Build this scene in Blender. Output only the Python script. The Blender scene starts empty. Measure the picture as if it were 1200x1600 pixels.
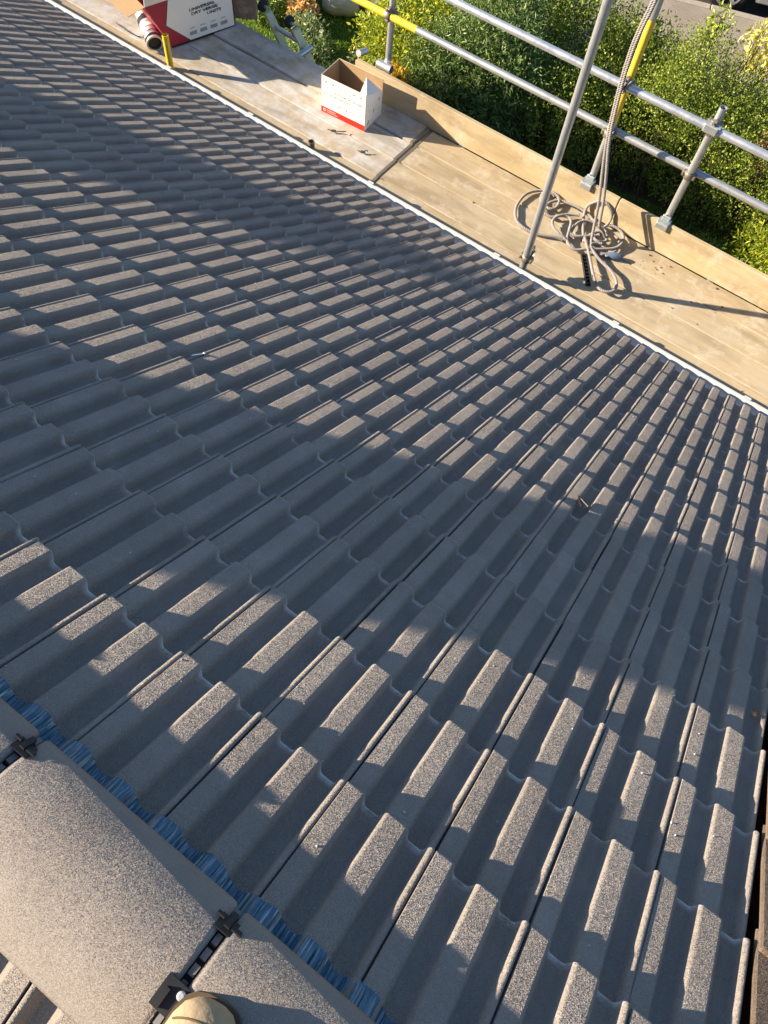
import bpy, math, random
import numpy as np
from mathutils import Vector, Matrix

# ------------------------------------------------------------------ scene, camera, sky, sun
scene = bpy.context.scene
COL = scene.collection
PI = math.pi
RNG = np.random.default_rng(7)
random.seed(7)

PITCH = math.radians(31.5)
CP, SP = math.cos(PITCH), math.sin(PITCH)
TW, TG = 0.203, 0.30019           # tile cover width and gauge
RH, STEP = 0.027, 0.0215           # roll height, lift of each nose over the course below
DECK = -2.25                      # top of the scaffold boards
GROUND = -5.2
RIDGE_Y = -0.39

cam_data = bpy.data.cameras.new('camera')
cam = bpy.data.objects.new('camera', cam_data)
COL.objects.link(cam)
rv = Vector((2.0157089542, 0.7515865141, 0.1171383131)) if False else Vector((2.015708954266204, 0.7515865142092168, 0.11713382779270826))
Rcv = Matrix.Rotation(rv.length, 3, rv.normalized())            # roof -> camera (x right, y down, z forward)
Mrw = Matrix(((1, 0, 0), (0, CP, SP), (0, -SP, CP)))             # roof -> world
Rwc = Rcv @ Mrw.transposed()
CAM_LOC = Mrw @ Vector((-0.12718842, -0.9340537, 1.17813482))
rot = Rwc.transposed() @ Matrix(((1, 0, 0), (0, -1, 0), (0, 0, -1)))
cam.matrix_world = Matrix.Translation(CAM_LOC) @ rot.to_4x4()
cam_data.sensor_fit = 'VERTICAL'
cam_data.sensor_height = 36.0
cam_data.sensor_width = 27.0
cam_data.lens = 1180.4789 / 1600 * 36.0
cam_data.clip_start = 0.02
cam_data.clip_end = 2000
scene.camera = cam

SUN_DIR = Vector((0.87, 0.46, -0.382)).normalized()             # the way the light travels
sun_el = math.asin(-SUN_DIR.z)
sun_az = math.atan2(-SUN_DIR.x, -SUN_DIR.y)                      # clockwise from +Y
world = bpy.data.worlds.new('World')
scene.world = world
world.use_nodes = True
wn = world.node_tree.nodes
wl = world.node_tree.links
wn.clear()
w_out = wn.new('ShaderNodeOutputWorld')
w_bg = wn.new('ShaderNodeBackground')
w_sky = wn.new('ShaderNodeTexSky')
w_sky.sky_type = 'NISHITA'
w_sky.sun_disc = False
w_sky.sun_elevation = sun_el
w_sky.sun_rotation = sun_az
w_sky.air_density = 1.0
w_sky.dust_density = 0.4
w_sky.ozone_density = 3.0
w_bg.inputs['Strength'].default_value = 0.064
wl.new(w_sky.outputs[0], w_bg.inputs['Color'])
wl.new(w_bg.outputs[0], w_out.inputs['Surface'])

sun_data = bpy.data.lights.new('sun', 'SUN')
sun_data.energy = 5.0
sun_data.angle = math.radians(0.53)
sun_data.color = (1.0, 0.84, 0.64)
sun = bpy.data.objects.new('sun', sun_data)
COL.objects.link(sun)
sun.rotation_euler = SUN_DIR.to_track_quat('-Z', 'Y').to_euler()
sun.location = (-20, -12, 15)

scene.view_settings.view_transform = 'Standard'
scene.view_settings.look = 'None'
scene.view_settings.gamma = 1.0
scene.view_settings.exposure = 1.5
scene.view_settings.use_curve_mapping = False


# ------------------------------------------------------------------ helpers
def roof(u, v, h=0.0):
    return Mrw @ Vector((u, v, h))


def project(p):
    c = Rwc @ (Vector(p) - CAM_LOC)
    return 600 + 1180.4789 * c.x / c.z, 800 + 1180.4789 * c.y / c.z, c.z


def tag(o, label=None, cat=None, group=None, kind=None):
    if label:
        o['label'] = label
    if cat:
        o['category'] = cat
    if group:
        o['group'] = group
    if kind:
        o['kind'] = kind
    return o


def empty(name, loc=(0, 0, 0), rz=0.0):
    o = bpy.data.objects.new(name, None)
    o.empty_display_size = 0.1
    o.location = loc
    o.rotation_euler = (0, 0, rz)
    COL.objects.link(o)
    return o


class MB:
    """collects vertices and faces for one mesh"""

    def __init__(self):
        self.v, self.f, self.s = [], [], []

    def add(self, verts, faces, smooth=False):
        b = len(self.v)
        self.v += [tuple(p) for p in verts]
        self.f += [tuple(b + i for i in f) for f in faces]
        self.s += [smooth] * len(faces)
        return self

    def box(self, c, s, m=None):
        x, y, z = (q / 2 for q in s)
        vs = [Vector(p) for p in ((-x, -y, -z), (x, -y, -z), (x, y, -z), (-x, y, -z), (-x, -y, z), (x, -y, z), (x, y, z), (-x, y, z))]
        if m is not None:
            vs = [m @ p for p in vs]
        c = Vector(c)
        return self.add([p + c for p in vs], [(0, 3, 2, 1), (4, 5, 6, 7), (0, 1, 5, 4), (1, 2, 6, 5), (2, 3, 7, 6), (3, 0, 4, 7)])

    def bbox(self, c, s, b=0.003, m=None):
        """box with chamfered edges"""
        x, y, z = (q / 2 for q in s)
        b = min(b, x * .9, y * .9, z * .9)
        vs, idx = [], {}
        for sx in (-1, 1):
            for sy in (-1, 1):
                for sz in (-1, 1):
                    for a in range(3):
                        p = [sx * x, sy * y, sz * z]
                        for k in range(3):
                            if k != a:
                                p[k] -= (sx, sy, sz)[k] * b
                        idx[(sx, sy, sz, a)] = len(vs)
                        vs.append(Vector(p))
        fs = []
        for a in range(3):
            o1, o2 = [k for k in range(3) if k != a]
            for s in (-1, 1):
                q = []
                for (t1, t2) in ((-1, -1), (1, -1), (1, 1), (-1, 1)):
                    k = [0, 0, 0]
                    k[a], k[o1], k[o2] = s, t1, t2
                    q.append(idx[(k[0], k[1], k[2], a)])
                fs.append(tuple(q))
        for a in range(3):
            o1, o2 = [k for k in range(3) if k != a]
            for t1 in (-1, 1):
                for t2 in (-1, 1):
                    q = []
                    for (s, ax) in ((-1, o1), (1, o1), (1, o2), (-1, o2)):
                        k = [0, 0, 0]
                        k[a], k[o1], k[o2] = s, t1, t2
                        q.append(idx[(k[0], k[1], k[2], ax)])
                    fs.append(tuple(q))
        for sx in (-1, 1):
            for sy in (-1, 1):
                for sz in (-1, 1):
                    fs.append(tuple(idx[(sx, sy, sz, a)] for a in range(3)))
        cen = Vector(c)
        out = []
        for f in fs:                                  # turn every face outwards
            n = (vs[f[1]] - vs[f[0]]).cross(vs[f[2]] - vs[f[0]])
            mid = sum((vs[i] for i in f), Vector()) / len(f)
            out.append(f if n.dot(mid) > 0 else tuple(reversed(f)))
        if m is not None:
            vs = [m @ p for p in vs]
        return self.add([p + cen for p in vs], out)

    def tube(self, pts, r, n=12, cap=True, wall=0.0):
        """round bar along a polyline; wall > 0 leaves the ends open as a pipe"""
        pts = [Vector(p) for p in pts]
        rings = []
        ref = None
        rr = r if isinstance(r, (list, tuple)) else [r] * len(pts)
        for i, p in enumerate(pts):
            t = (pts[min(i + 1, len(pts) - 1)] - pts[max(i - 1, 0)]).normalized()
            if ref is None:
                ref = Vector((0, 0, 1)) if abs(t.z) < .9 else Vector((1, 0, 0))
            a = (ref - t * ref.dot(t)).normalized()
            ref = a
            b = t.cross(a)
            rings.append([p + (a * math.cos(2 * PI * k / n) + b * math.sin(2 * PI * k / n)) * rr[i] for k in range(n)])
        vs = [q for ring in rings for q in ring]
        fs = [(i * n + k, i * n + (k + 1) % n, (i + 1) * n + (k + 1) % n, (i + 1) * n + k) for i in range(len(pts) - 1) for k in range(n)]
        self.add(vs, fs, True)
        if wall > 0:
            for e, sgn in ((0, 1), (len(pts) - 1, -1)):
                p = pts[e]
                d = (pts[1] - pts[0]) if e == 0 else (pts[-2] - pts[-1])
                d = d.normalized()
                outer = rings[e]
                inner = [p + (q - p) * (1 - wall / rr[e]) for q in outer]
                deep = [q + d * min(.12, (pts[1] - pts[0]).length * .8) for q in inner]
                fl = []
                for k in range(n):
                    k2 = (k + 1) % n
                    fl += [(k, k2, n + k2, n + k), (n + k, n + k2, 2 * n + k2, 2 * n + k)]
                self.add(outer + inner + deep, [f if sgn < 0 else tuple(reversed(f)) for f in fl], False)
        elif cap:
            self.add(rings[0], [tuple(reversed(range(n)))])
            self.add(rings[-1], [tuple(range(n))])
        return self

    def prism(self, poly, a, b, axis):
        """poly (2-D) swept from a to b along axis; the other two axes in cyclic order"""
        n = len(poly)

        def P(p, t):
            return {0: (t, p[0], p[1]), 1: (p[1], t, p[0]), 2: (p[0], p[1], t)}[axis]
        vs = [P(p, a) for p in poly] + [P(p, b) for p in poly]
        fs = [(k, (k + 1) % n, n + (k + 1) % n, n + k) for k in range(n)]
        fs += [tuple(reversed(range(n))), tuple(range(n, 2 * n))]
        return self.add(vs, fs)

    def mesh(self, name):
        me = bpy.data.meshes.new(name)
        me.from_pydata(self.v, [], self.f)
        me.polygons.foreach_set('use_smooth', self.s)
        me.update()
        return me

    def build(self, name, mat, parent=None, loc=None):
        o = bpy.data.objects.new(name, self.mesh(name))
        o.data.materials.append(mat)
        COL.objects.link(o)
        if parent is not None:
            o.parent = parent
        if loc is not None:
            o.location = loc
        return o


def np_mesh(name, verts, faces, mat, parent=None, tint=None, smooth=False):
    """verts (n,3), faces (m,k) numpy -> object; tint (n,3) becomes the colour attribute 'tint'"""
    me = bpy.data.meshes.new(name)
    n, (m, k) = len(verts), faces.shape
    me.vertices.add(n)
    me.vertices.foreach_set('co', np.ascontiguousarray(verts, dtype=np.float32).ravel())
    me.loops.add(m * k)
    me.loops.foreach_set('vertex_index', np.ascontiguousarray(faces, dtype=np.int32).ravel())
    me.polygons.add(m)
    me.polygons.foreach_set('loop_start', np.arange(0, m * k, k, dtype=np.int32))
    me.polygons.foreach_set('use_smooth', np.full(m, smooth, dtype=bool))
    me.update(calc_edges=True)
    if tint is not None:
        at = me.attributes.new('tint', 'FLOAT_COLOR', 'POINT')
        at.data.foreach_set('color', np.concatenate([tint, np.ones((n, 1))], 1).astype(np.float32).ravel())
    me.materials.append(mat)
    o = bpy.data.objects.new(name, me)
    COL.objects.link(o)
    if parent is not None:
        o.parent = parent
    return o


# ------------------------------------------------------------------ materials
class NT:
    def __init__(self, name):
        self.m = bpy.data.materials.new(name)
        self.m.use_nodes = True
        self.n = self.m.node_tree.nodes
        self.l = self.m.node_tree.links
        self.p = self.n['Principled BSDF']
        self.out = self.n['Material Output']

    def node(self, t, **kw):
        nd = self.n.new(t)
        for k, v in kw.items():
            setattr(nd, k, v)
        return nd

    def link(self, a, b):
        self.l.new(a, b)

    def put(self, sock, v):
        if hasattr(v, 'is_output'):
            self.l.new(v, sock)
        else:
            sock.default_value = v

    def coord(self, kind='Object', scale=(1, 1, 1), rnd=False):
        tc = self.node('ShaderNodeTexCoord')
        mp = self.node('ShaderNodeMapping')
        mp.inputs['Scale'].default_value = scale
        src = tc.outputs[kind]
        if rnd:
            oi = self.node('ShaderNodeObjectInfo')
            ad = self.node('ShaderNodeVectorMath', operation='ADD')
            ml = self.node('ShaderNodeVectorMath', operation='MULTIPLY')
            ml.inputs[1].default_value = (37.0, 53.0, 19.0)
            cb = self.node('ShaderNodeCombineXYZ')
            for k in range(3):
                self.link(oi.outputs['Random'], cb.inputs[k])
            self.link(cb.outputs[0], ml.inputs[0])
            self.link(src, ad.inputs[0])
            self.link(ml.outputs[0], ad.inputs[1])
            src = ad.outputs[0]
        self.link(src, mp.inputs['Vector'])
        return mp.outputs[0]

    def noise(self, vec, scale, detail=3.0, rough=.55, out='Fac'):
        nz = self.node('ShaderNodeTexNoise')
        self.link(vec, nz.inputs['Vector'])
        nz.inputs['Scale'].default_value = scale
        nz.inputs['Detail'].default_value = detail
        nz.inputs['Roughness'].default_value = rough
        return nz.outputs[out]

    def ramp(self, fac, a, b, lo=0.0, hi=1.0):
        mr = self.node('ShaderNodeMapRange')
        self.put(mr.inputs['Value'], fac)
        mr.inputs['From Min'].default_value = a
        mr.inputs['From Max'].default_value = b
        mr.inputs['To Min'].default_value = lo
        mr.inputs['To Max'].default_value = hi
        return mr.outputs[0]

    def math(self, op, a, b=0.0):
        mt = self.node('ShaderNodeMath', operation=op)
        self.put(mt.inputs[0], a)
        self.put(mt.inputs[1], b)
        return mt.outputs[0]

    def mix(self, fac, a, b, mode='MIX'):
        mx = self.node('ShaderNodeMix', data_type='RGBA', blend_type=mode)
        self.put(mx.inputs[0], fac)
        for s, v in ((mx.inputs[6], a), (mx.inputs[7], b)):
            if isinstance(v, tuple):
                s.default_value = (v[0], v[1], v[2], 1)
            else:
                self.link(v, s)
        return mx.outputs[2]

    def bump(self, h, strength=.5, dist=.002):
        bp = self.node('ShaderNodeBump')
        bp.inputs['Strength'].default_value = strength
        bp.inputs['Distance'].default_value = dist
        self.link(h, bp.inputs['Height'])
        self.link(bp.outputs[0], self.p.inputs['Normal'])

    def base(self, c):
        if isinstance(c, tuple):
            self.p.inputs['Base Color'].default_value = (c[0], c[1], c[2], 1)
        else:
            self.link(c, self.p.inputs['Base Color'])

    def surf(self, rough=.6, metal=0.0, spec=.5, drough=0.0):
        self.p.inputs['Roughness'].default_value = rough
        self.p.inputs['Metallic'].default_value = metal
        self.p.inputs['Specular IOR Level'].default_value = spec
        if 'Diffuse Roughness' in self.p.inputs:
            self.p.inputs['Diffuse Roughness'].default_value = drough
        return self.m


def mat_plain(name, c, rough=.6, metal=0.0, spec=.4, var=.12, scale=30.0, bump=0.0):
    t = NT(name)
    v = t.coord('Object')
    n = t.noise(v, scale, 4)
    t.base(t.mix(n, tuple(q * (1 - var) for q in c), tuple(min(1, q * (1 + var)) for q in c)))
    if bump:
        t.bump(t.noise(v, scale * 6, 3), bump, .002)
    return t.surf(rough, metal, spec)


def mat_tile(name, dark, light, white=True, grain=1.0):
    t = NT(name)
    v = t.coord('Object', rnd=True)
    big = t.noise(v, 7, 3)
    col = t.mix(t.ramp(big, .3, .7), dark, light)
    oi = t.node('ShaderNodeObjectInfo')
    geo = t.node('ShaderNodeNewGeometry')
    rnd = t.math('ADD', oi.outputs['Random'], geo.outputs['Random Per Island'])
    col = t.mix(t.ramp(rnd, 0, 2, 0, .8), col, tuple(q * .74 for q in dark))
    gr = t.noise(v, 620, 2, .7)
    col = t.mix(t.ramp(gr, .38, .70, 0, .4 if white else .25), col, tuple(q * 1.5 for q in light))
    gd = t.noise(v, 410, 2, .7)
    col = t.mix(t.ramp(gd, .56, .74, 0, .4 if white else .25), col, tuple(q * .45 for q in dark))
    if white:
        # lime bloom on the front edges of the troughs and thin dust patches
        tc = t.node('ShaderNodeTexCoord')
        sp = t.node('ShaderNodeSeparateXYZ')
        t.link(tc.outputs['UV'], sp.inputs[0])
        near = t.ramp(sp.outputs['Y'], .93, .975)
        low = t.ramp(sp.outputs['X'], .9, .35)
        patch = t.ramp(t.noise(v, 22, 4, .65), .36, .58)
        f = t.math('MULTIPLY', t.math('MULTIPLY', near, low), patch)
        col = t.mix(t.math('MULTIPLY', f, .85), col, (.66, .69, .72))
        edge = t.math('MULTIPLY', t.ramp(sp.outputs['Y'], .965, .99), t.ramp(t.noise(v, 30, 3, .6), .35, .6, .15, .6))  # worn nose arris, with its pale highlight painted in too
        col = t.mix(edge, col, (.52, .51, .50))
        dust = t.ramp(t.noise(v, 9, 5, .7), .56, .80, 0, .34)
        col = t.mix(dust, col, (.42, .41, .39))
    t.base(col)
    # sand-faced surface: every grain is a small facet with a tilt of its own
    vo = t.node('ShaderNodeTexVoronoi')
    t.link(v, vo.inputs['Vector'])
    vo.inputs['Scale'].default_value = 820
    vo2 = t.node('ShaderNodeTexVoronoi')
    t.link(v, vo2.inputs['Vector'])
    vo2.inputs['Scale'].default_value = 1500
    half = t.node('ShaderNodeVectorMath', operation='ADD')
    t.link(vo.outputs['Color'], half.inputs[0])
    t.link(vo2.outputs['Color'], half.inputs[1])
    cen = t.node('ShaderNodeVectorMath', operation='SUBTRACT')
    t.link(half.outputs[0], cen.inputs[0])
    cen.inputs[1].default_value = (1, 1, 1)
    scl = t.node('ShaderNodeVectorMath', operation='SCALE')
    t.link(cen.outputs[0], scl.inputs[0])
    scl.inputs['Scale'].default_value = .85 * grain
    add = t.node('ShaderNodeVectorMath', operation='ADD')
    t.link(geo.outputs['Normal'], add.inputs[0])
    t.link(scl.outputs[0], add.inputs[1])
    nrm = t.node('ShaderNodeVectorMath', operation='NORMALIZE')
    t.link(add.outputs[0], nrm.inputs[0])
    t.link(nrm.outputs[0], t.p.inputs['Normal'])
    m = t.surf(.92, 0, .22, 0.0)
    m.cycles.use_bump_map_correction = False
    return m


def mat_wood(name, c1, c2, grey, wash=0.0, axis=0):
    t = NT(name)
    sc = [9.0, 9.0, 9.0]
    sc[axis] = .7
    v = t.coord('Object', tuple(sc), rnd=True)
    v2 = t.coord('Object', rnd=True)
    grain = t.noise(v, 6, 6, .65)
    fine = t.noise(v, 26, 4, .7)
    col = t.mix(t.ramp(grain, .3, .7), c1, c2)
    col = t.mix(t.ramp(fine, .45, .75, 0, .35), col, tuple(q * .6 for q in c1))
    col = t.mix(t.ramp(t.noise(v2, 3.2, 5, .65), .45, .75, 0, .75), col, grey)
    oi = t.node('ShaderNodeObjectInfo')
    col = t.mix(t.ramp(oi.outputs['Random'], 0, 1, 0, .45), col, tuple((a * .8 + b * .2) for a, b in zip(c2, grey)))
    if wash:
        w = t.ramp(t.noise(v2, 6, 6, .7), .40, .60, 0, wash)
        col = t.mix(w, col, (.62, .64, .66))
    blot = t.ramp(t.noise(t.coord('Object', (.55, 2.2, 2.2), rnd=True), 3.1, 5, .6), .46, .64, 0, .68)
    col = t.mix(blot, col, tuple(a * .62 + b * .08 for a, b in zip(c1, grey)))
    pale = t.ramp(t.noise(v2, 5.5, 6, .75), .52, .70, 0, .62)
    col = t.mix(pale, col, (.64, .58, .48))
    spots = t.ramp(t.noise(v2, 34, 3, .6), .70, .78, 0, .5)
    col = t.mix(spots, col, (.12, .09, .06))
    t.base(col)
    t.bump(t.math('ADD', grain, t.math('MULTIPLY', fine, .8)), .35, .003)
    return t.surf(.85, 0, .25, .4)


def mat_metal(name, c, rough=.42, dirt=(.16, .15, .13), amount=.35):
    t = NT(name)
    v = t.coord('Object', (1, 1, 1), rnd=True)
    n = t.noise(v, 14, 5, .65)
    n2 = t.noise(v, 70, 3, .6)
    col = t.mix(t.ramp(n, .45, .75, 0, amount), c, dirt)
    rust = t.ramp(t.noise(t.coord('Object', (1, 1, 1), rnd=True), 9, 6, .75), .60, .70, 0, amount)
    col = t.mix(rust, col, (.22, .13, .07))
    splat = t.ramp(t.noise(v, 42, 3, .5), .68, .72, 0, .7)
    col = t.mix(splat, col, (.55, .54, .50))
    col = t.mix(t.ramp(n2, .6, .8, 0, .3), col, tuple(min(1, q * 1.5) for q in c))
    t.base(col)
    t.link(t.ramp(n, .3, .7, rough - .08, rough + .16), t.p.inputs['Roughness'])
    t.bump(n2, .12, .001)
    m = t.surf(rough, .75, .5)
    t.link(t.ramp(n, .3, .7, rough - .08, rough + .16), t.p.inputs['Roughness'])
    return m


def mat_leaf(name, trans=.35):
    t = NT(name)
    at = t.node('ShaderNodeAttribute', attribute_name='tint')
    n = t.noise(t.coord('Object'), 40, 2)
    col = t.mix(t.ramp(n, .3, .7, 0, .35), at.outputs['Color'], (.02, .03, .008))
    t.base(col)
    t.surf(.42, 0, .45)
    tr = t.node('ShaderNodeBsdfTranslucent')
    t.link(col, tr.inputs['Color'])
    mx = t.node('ShaderNodeMixShader')
    mx.inputs[0].default_value = trans
    t.link(t.p.outputs[0], mx.inputs[1])
    t.link(tr.outputs[0], mx.inputs[2])
    t.link(mx.outputs[0], t.out.inputs['Surface'])
    return t.m


M = {}
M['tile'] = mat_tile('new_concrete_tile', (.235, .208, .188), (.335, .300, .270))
M['ridge'] = mat_tile('ridge_concrete', (.245, .215, .190), (.315, .28, .25), False, .5)
M['old_tile'] = mat_tile('old_brown_tile', (.12, .09, .068), (.22, .17, .13), False, 1.0)
M['felt'] = mat_plain('black_felt', (.012, .012, .014), .8)
M['black'] = mat_plain('black_plastic', (.018, .018, .02), .45)
M['grey_pad'] = mat_plain('grey_pad', (.17, .17, .17), .8)
M['screw'] = mat_plain('bright_screw', (.75, .77, .8), .3, .6)
M['upvc'] = mat_plain('white_upvc', (.56, .57, .58), .35, 0, .5, .04)
M['render_wall'] = mat_plain('brick_wall', (.30, .17, .11), .9, 0, .2, .3, 12)
M['boards'] = mat_wood('scaffold_board', (.415, .32, .195), (.52, .43, .28), (.42, .375, .295))
M['boards_grey'] = mat_wood('weathered_board', (.42, .345, .245), (.52, .44, .32), (.42, .41, .39), .7)
M['toe'] = mat_wood('toe_board', (.45, .342, .19), (.54, .43, .255), (.46, .408, .318))
M['ply'] = mat_wood('stained_ply', (.22, .15, .10), (.33, .24, .16), (.27, .22, .17), 0, 2)
M['galv'] = mat_metal('galvanised_tube', (.52, .54, .55))
M['galv_new'] = mat_metal('new_galvanised_tube', (.66, .70, .74), .34, (.4, .42, .44), .2)
M['coupler'] = mat_metal('rusty_coupler', (.30, .27, .22), .55, (.13, .09, .06), .6)
M['clip'] = mat_metal('zinc_clip', (.50, .54, .54), .45, (.33, .35, .34), .4)
t_ = NT('yellow_paint')
v_ = t_.coord('Object')
c_ = t_.mix(t_.noise(v_, 18, 4), (.68, .46, .03), (.82, .58, .05))
c_ = t_.mix(t_.ramp(t_.noise(v_, 38, 5, .7), .60, .66, 0, .9), c_, (.36, .35, .33))
t_.base(c_)
M['yellow'] = t_.surf(.5, 0, .4)
M['rope'] = mat_plain('rope_fibre', (.29, .27, .26), .9, 0, .15, .22, 60, .4)
M['rope_end'] = mat_plain('rope_tape', (.10, .14, .22), .7, 0, .3, .4, 50)
M['white_card'] = mat_plain('white_card', (.80, .79, .76), .7, 0, .2, .03)
M['kraft'] = mat_plain('kraft_card', (.40, .27, .15), .85, 0, .15, .08, 14)
M['red_print'] = mat_plain('red_print', (.75, .03, .02), .6, 0, .2, .08, 40)
M['maroon'] = mat_plain('maroon_print', (.34, .03, .055), .6, 0, .3, .06, 20)
M['ink'] = mat_plain('black_ink', (.02, .02, .024), .7, 0, .2)
M['grey_ink'] = mat_plain('grey_ink', (.30, .31, .33), .7, 0, .2, .3, 160)
M['pale_ink'] = mat_plain('pale_grey_ink', (.52, .50, .50), .7, 0, .2)
M['pink_ink'] = mat_plain('pale_red_ink', (.85, .35, .32), .7, 0, .2)
M['frp'] = mat_plain('fibreglass', (.56, .56, .36), .5)
M['alu'] = mat_metal('aluminium', (.62, .64, .66), .38, (.4, .4, .4), .2)
M['rubber'] = mat_plain('tyre_rubber', (.022, .022, .024), .75)
M['red_plastic'] = mat_plain('red_plastic', (.45, .05, .03), .5)
M['suede'] = mat_plain('tan_suede', (.40, .31, .20), .95, 0, .1, .4, 16, .7)
M['stitch'] = mat_plain('boot_seam', (.12, .085, .045), .9)
M['sole'] = mat_plain('boot_sole', (.10, .07, .045), .85)
M['leaf'] = mat_leaf('leaf')
M['leaf_thin'] = mat_leaf('thin_leaf', .45)
M['bark'] = mat_plain('bark', (.09, .065, .045), .95, 0, .1, .3, 40, .6)
M['terracotta'] = mat_plain('terracotta', (.58, .30, .10), .85, 0, .2, .15)
M['sack'] = mat_plain('cream_sack', (.70, .62, .48), .9, 0, .1, .12, 16, .4)
M['car'] = mat_plain('silver_paint', (.42, .44, .46), .32, .6, .6, .03)
M['glass'] = mat_plain('dark_glass', (.02, .025, .03), .08, 0, .8, .05)
M['lamp'] = mat_plain('lamp_lens', (.7, .7, .68), .15, 0, .8, .05)


def mat_soil(name, a, b, c, s1, s2, bump=.6):
    t = NT(name)
    v = t.coord('Object')
    col = t.mix(t.ramp(t.noise(v, s1, 5, .65), .35, .65), a, b)
    col = t.mix(t.ramp(t.noise(v, s2, 4, .7), .5, .75, 0, .7), col, c)
    t.base(col)
    t.bump(t.noise(v, s2 * 2, 4, .7), bump, .03)
    return t.surf(.95, 0, .15)


M['soil'] = mat_soil('soil', (.055, .04, .025), (.09, .065, .04), (.05, .06, .02), 2, 9)
M['turf'] = mat_soil('turf_ground', (.06, .10, .018), (.09, .14, .025), (.09, .085, .035), 1.2, 7)
M['gravel'] = mat_soil('gravel_path', (.16, .13, .10), (.24, .20, .16), (.10, .09, .08), 4, 30)
M['asphalt'] = mat_soil('asphalt', (.045, .045, .048), (.06, .06, .062), (.08, .078, .075), 3, 60, .3)
M['paving'] = mat_soil('pavement_slab', (.27, .23, .19), (.33, .29, .245), (.2, .18, .15), 2, 25, .25)
M['kerb'] = mat_soil('kerb_stone', (.36, .32, .28), (.42, .38, .33), (.25, .23, .2), 4, 25, .25)


# the blue pleated flashing
def mat_blue():
    t = NT('blue_ridge_roll')
    v = t.coord('Object')
    n = t.noise(v, 60, 4, .6)
    st = t.noise(t.coord('Object', (160, 8, 8)), 2, 3, .7)
    col = t.mix(n, (.030, .090, .155), (.055, .150, .235))
    col = t.mix(t.ramp(st, .56, .70, 0, .85), col, (.34, .48, .60))  # pale streaks paint highlights onto the pleats
    t.base(col)
    return t.surf(.26, .1, .8)


M['blue'] = mat_blue()

# ------------------------------------------------------------------ the setting: ground, lawn, path, pavement, road
def sheet(name, pts, z, mat, kind='structure'):
    mb = MB()
    mb.add([(x, y, z) for x, y in pts], [tuple(range(len(pts)))])
    return tag(mb.build(name, mat), kind=kind)


sheet('ground', [(-400, -400), (400, -400), (400, 400), (-400, 400)], GROUND, M['soil'])
sheet('lawn', [(-22, 4.6), (-6.75, 4.6), (-6.1, 7.4), (-6.6, 9.0), (-7.6, 11.8), (-22, 11.0)], GROUND + .004, M['turf'])
sheet('grass_strip', [(-4.6, 4.6), (6, 4.6), (8, 9.6), (0.5, 9.4), (-1.5, 8.7), (-4.6, 8.4)], GROUND + .004, M['turf'])
sheet('path', [(-6.75, 4.6), (-6.2, 4.6), (-5.7, 7.4), (-6.15, 8.8), (-7.1, 11.9), (-7.6, 11.8), (-6.6, 9.0), (-6.1, 7.4)], GROUND + .008, M['gravel'])

# the street runs a little off the line of the eaves
KA = Vector((-3.33, 13.09, 0))
KD = Vector((1.30, 0.44, 0)).normalized()
KN = Vector((-KD.y, KD.x, 0))


def street(s, t, z):
    p = KA + KD * s + KN * t
    return (p.x, p.y, z)


mb = MB()
mb.add([street(-60, .0, GROUND - .0), street(60, .0, GROUND - .0), street(60, 7, GROUND), street(-60, 7, GROUND)], [(0, 1, 2, 3)])
mb.v = [(x, y, GROUND + .004) for x, y, z in mb.v]
tag(mb.build('road', M['asphalt']), kind='structure')
paving = empty('pavement')
tag(paving, kind='structure')
mb = MB()
mb.add([street(-60, -2.2, GROUND + .11), street(60, -2.2, GROUND + .11), street(60, -.13, GROUND + .11), street(-60, -.13, GROUND + .11)], [(0, 1, 2, 3)])
mb.add([street(-60, -2.2, GROUND + .11), street(60, -2.2, GROUND + .11), street(60, -2.2, GROUND - .1), street(-60, -2.2, GROUND - .1)], [(3, 2, 1, 0)])
mb.build('paved_surface', M['paving'], paving)
ang = math.atan2(KD.y, KD.x)
kerb_mesh = MB().bbox((0, 0, 0), (.905, .125, .26), .012).mesh('kerb_stone')
kerb_mesh.materials.append(M['kerb'])
for k in range(-12, 14):
    o = bpy.data.objects.new('kerb_stone', kerb_mesh)
    COL.objects.link(o)
    o.parent = paving
    o.location = street(k * .915, -.0655, GROUND + .0)
    o.rotation_euler = (0, 0, ang)

# ------------------------------------------------------------------ house: roof tiles
PROF = [(0, 1), (.168, 1), (.184, .975), (.197, .90), (.209, .76), (.219, .56), (.230, .30), (.243, .10), (.262, .01), (.285, 0), (.378, 0), (.396, .04), (.410, .18), (.422, .42), (.433, .65), (.445, .83), (.459, .945), (.478, 1),
        (.655, 1), (.672, .975), (.686, .90), (.698, .76), (.709, .56), (.720, .30), (.733, .10), (.752, .01), (.775, 0), (.868, 0), (.886, .04), (.899, .18), (.910, .42), (.920, .65), (.931, .83), (.943, .94), (.957, .985), (.974, .975), (.984, .90), (.989, .75), (.990, .25)]
PROF = [(-.085, .20), (.0015, .20), (.0025, .93), (.008, .995)] + PROF[1:]
PROF = [(u, z * RH) for u, z in PROF]
TL = .372
TT = .019


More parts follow.
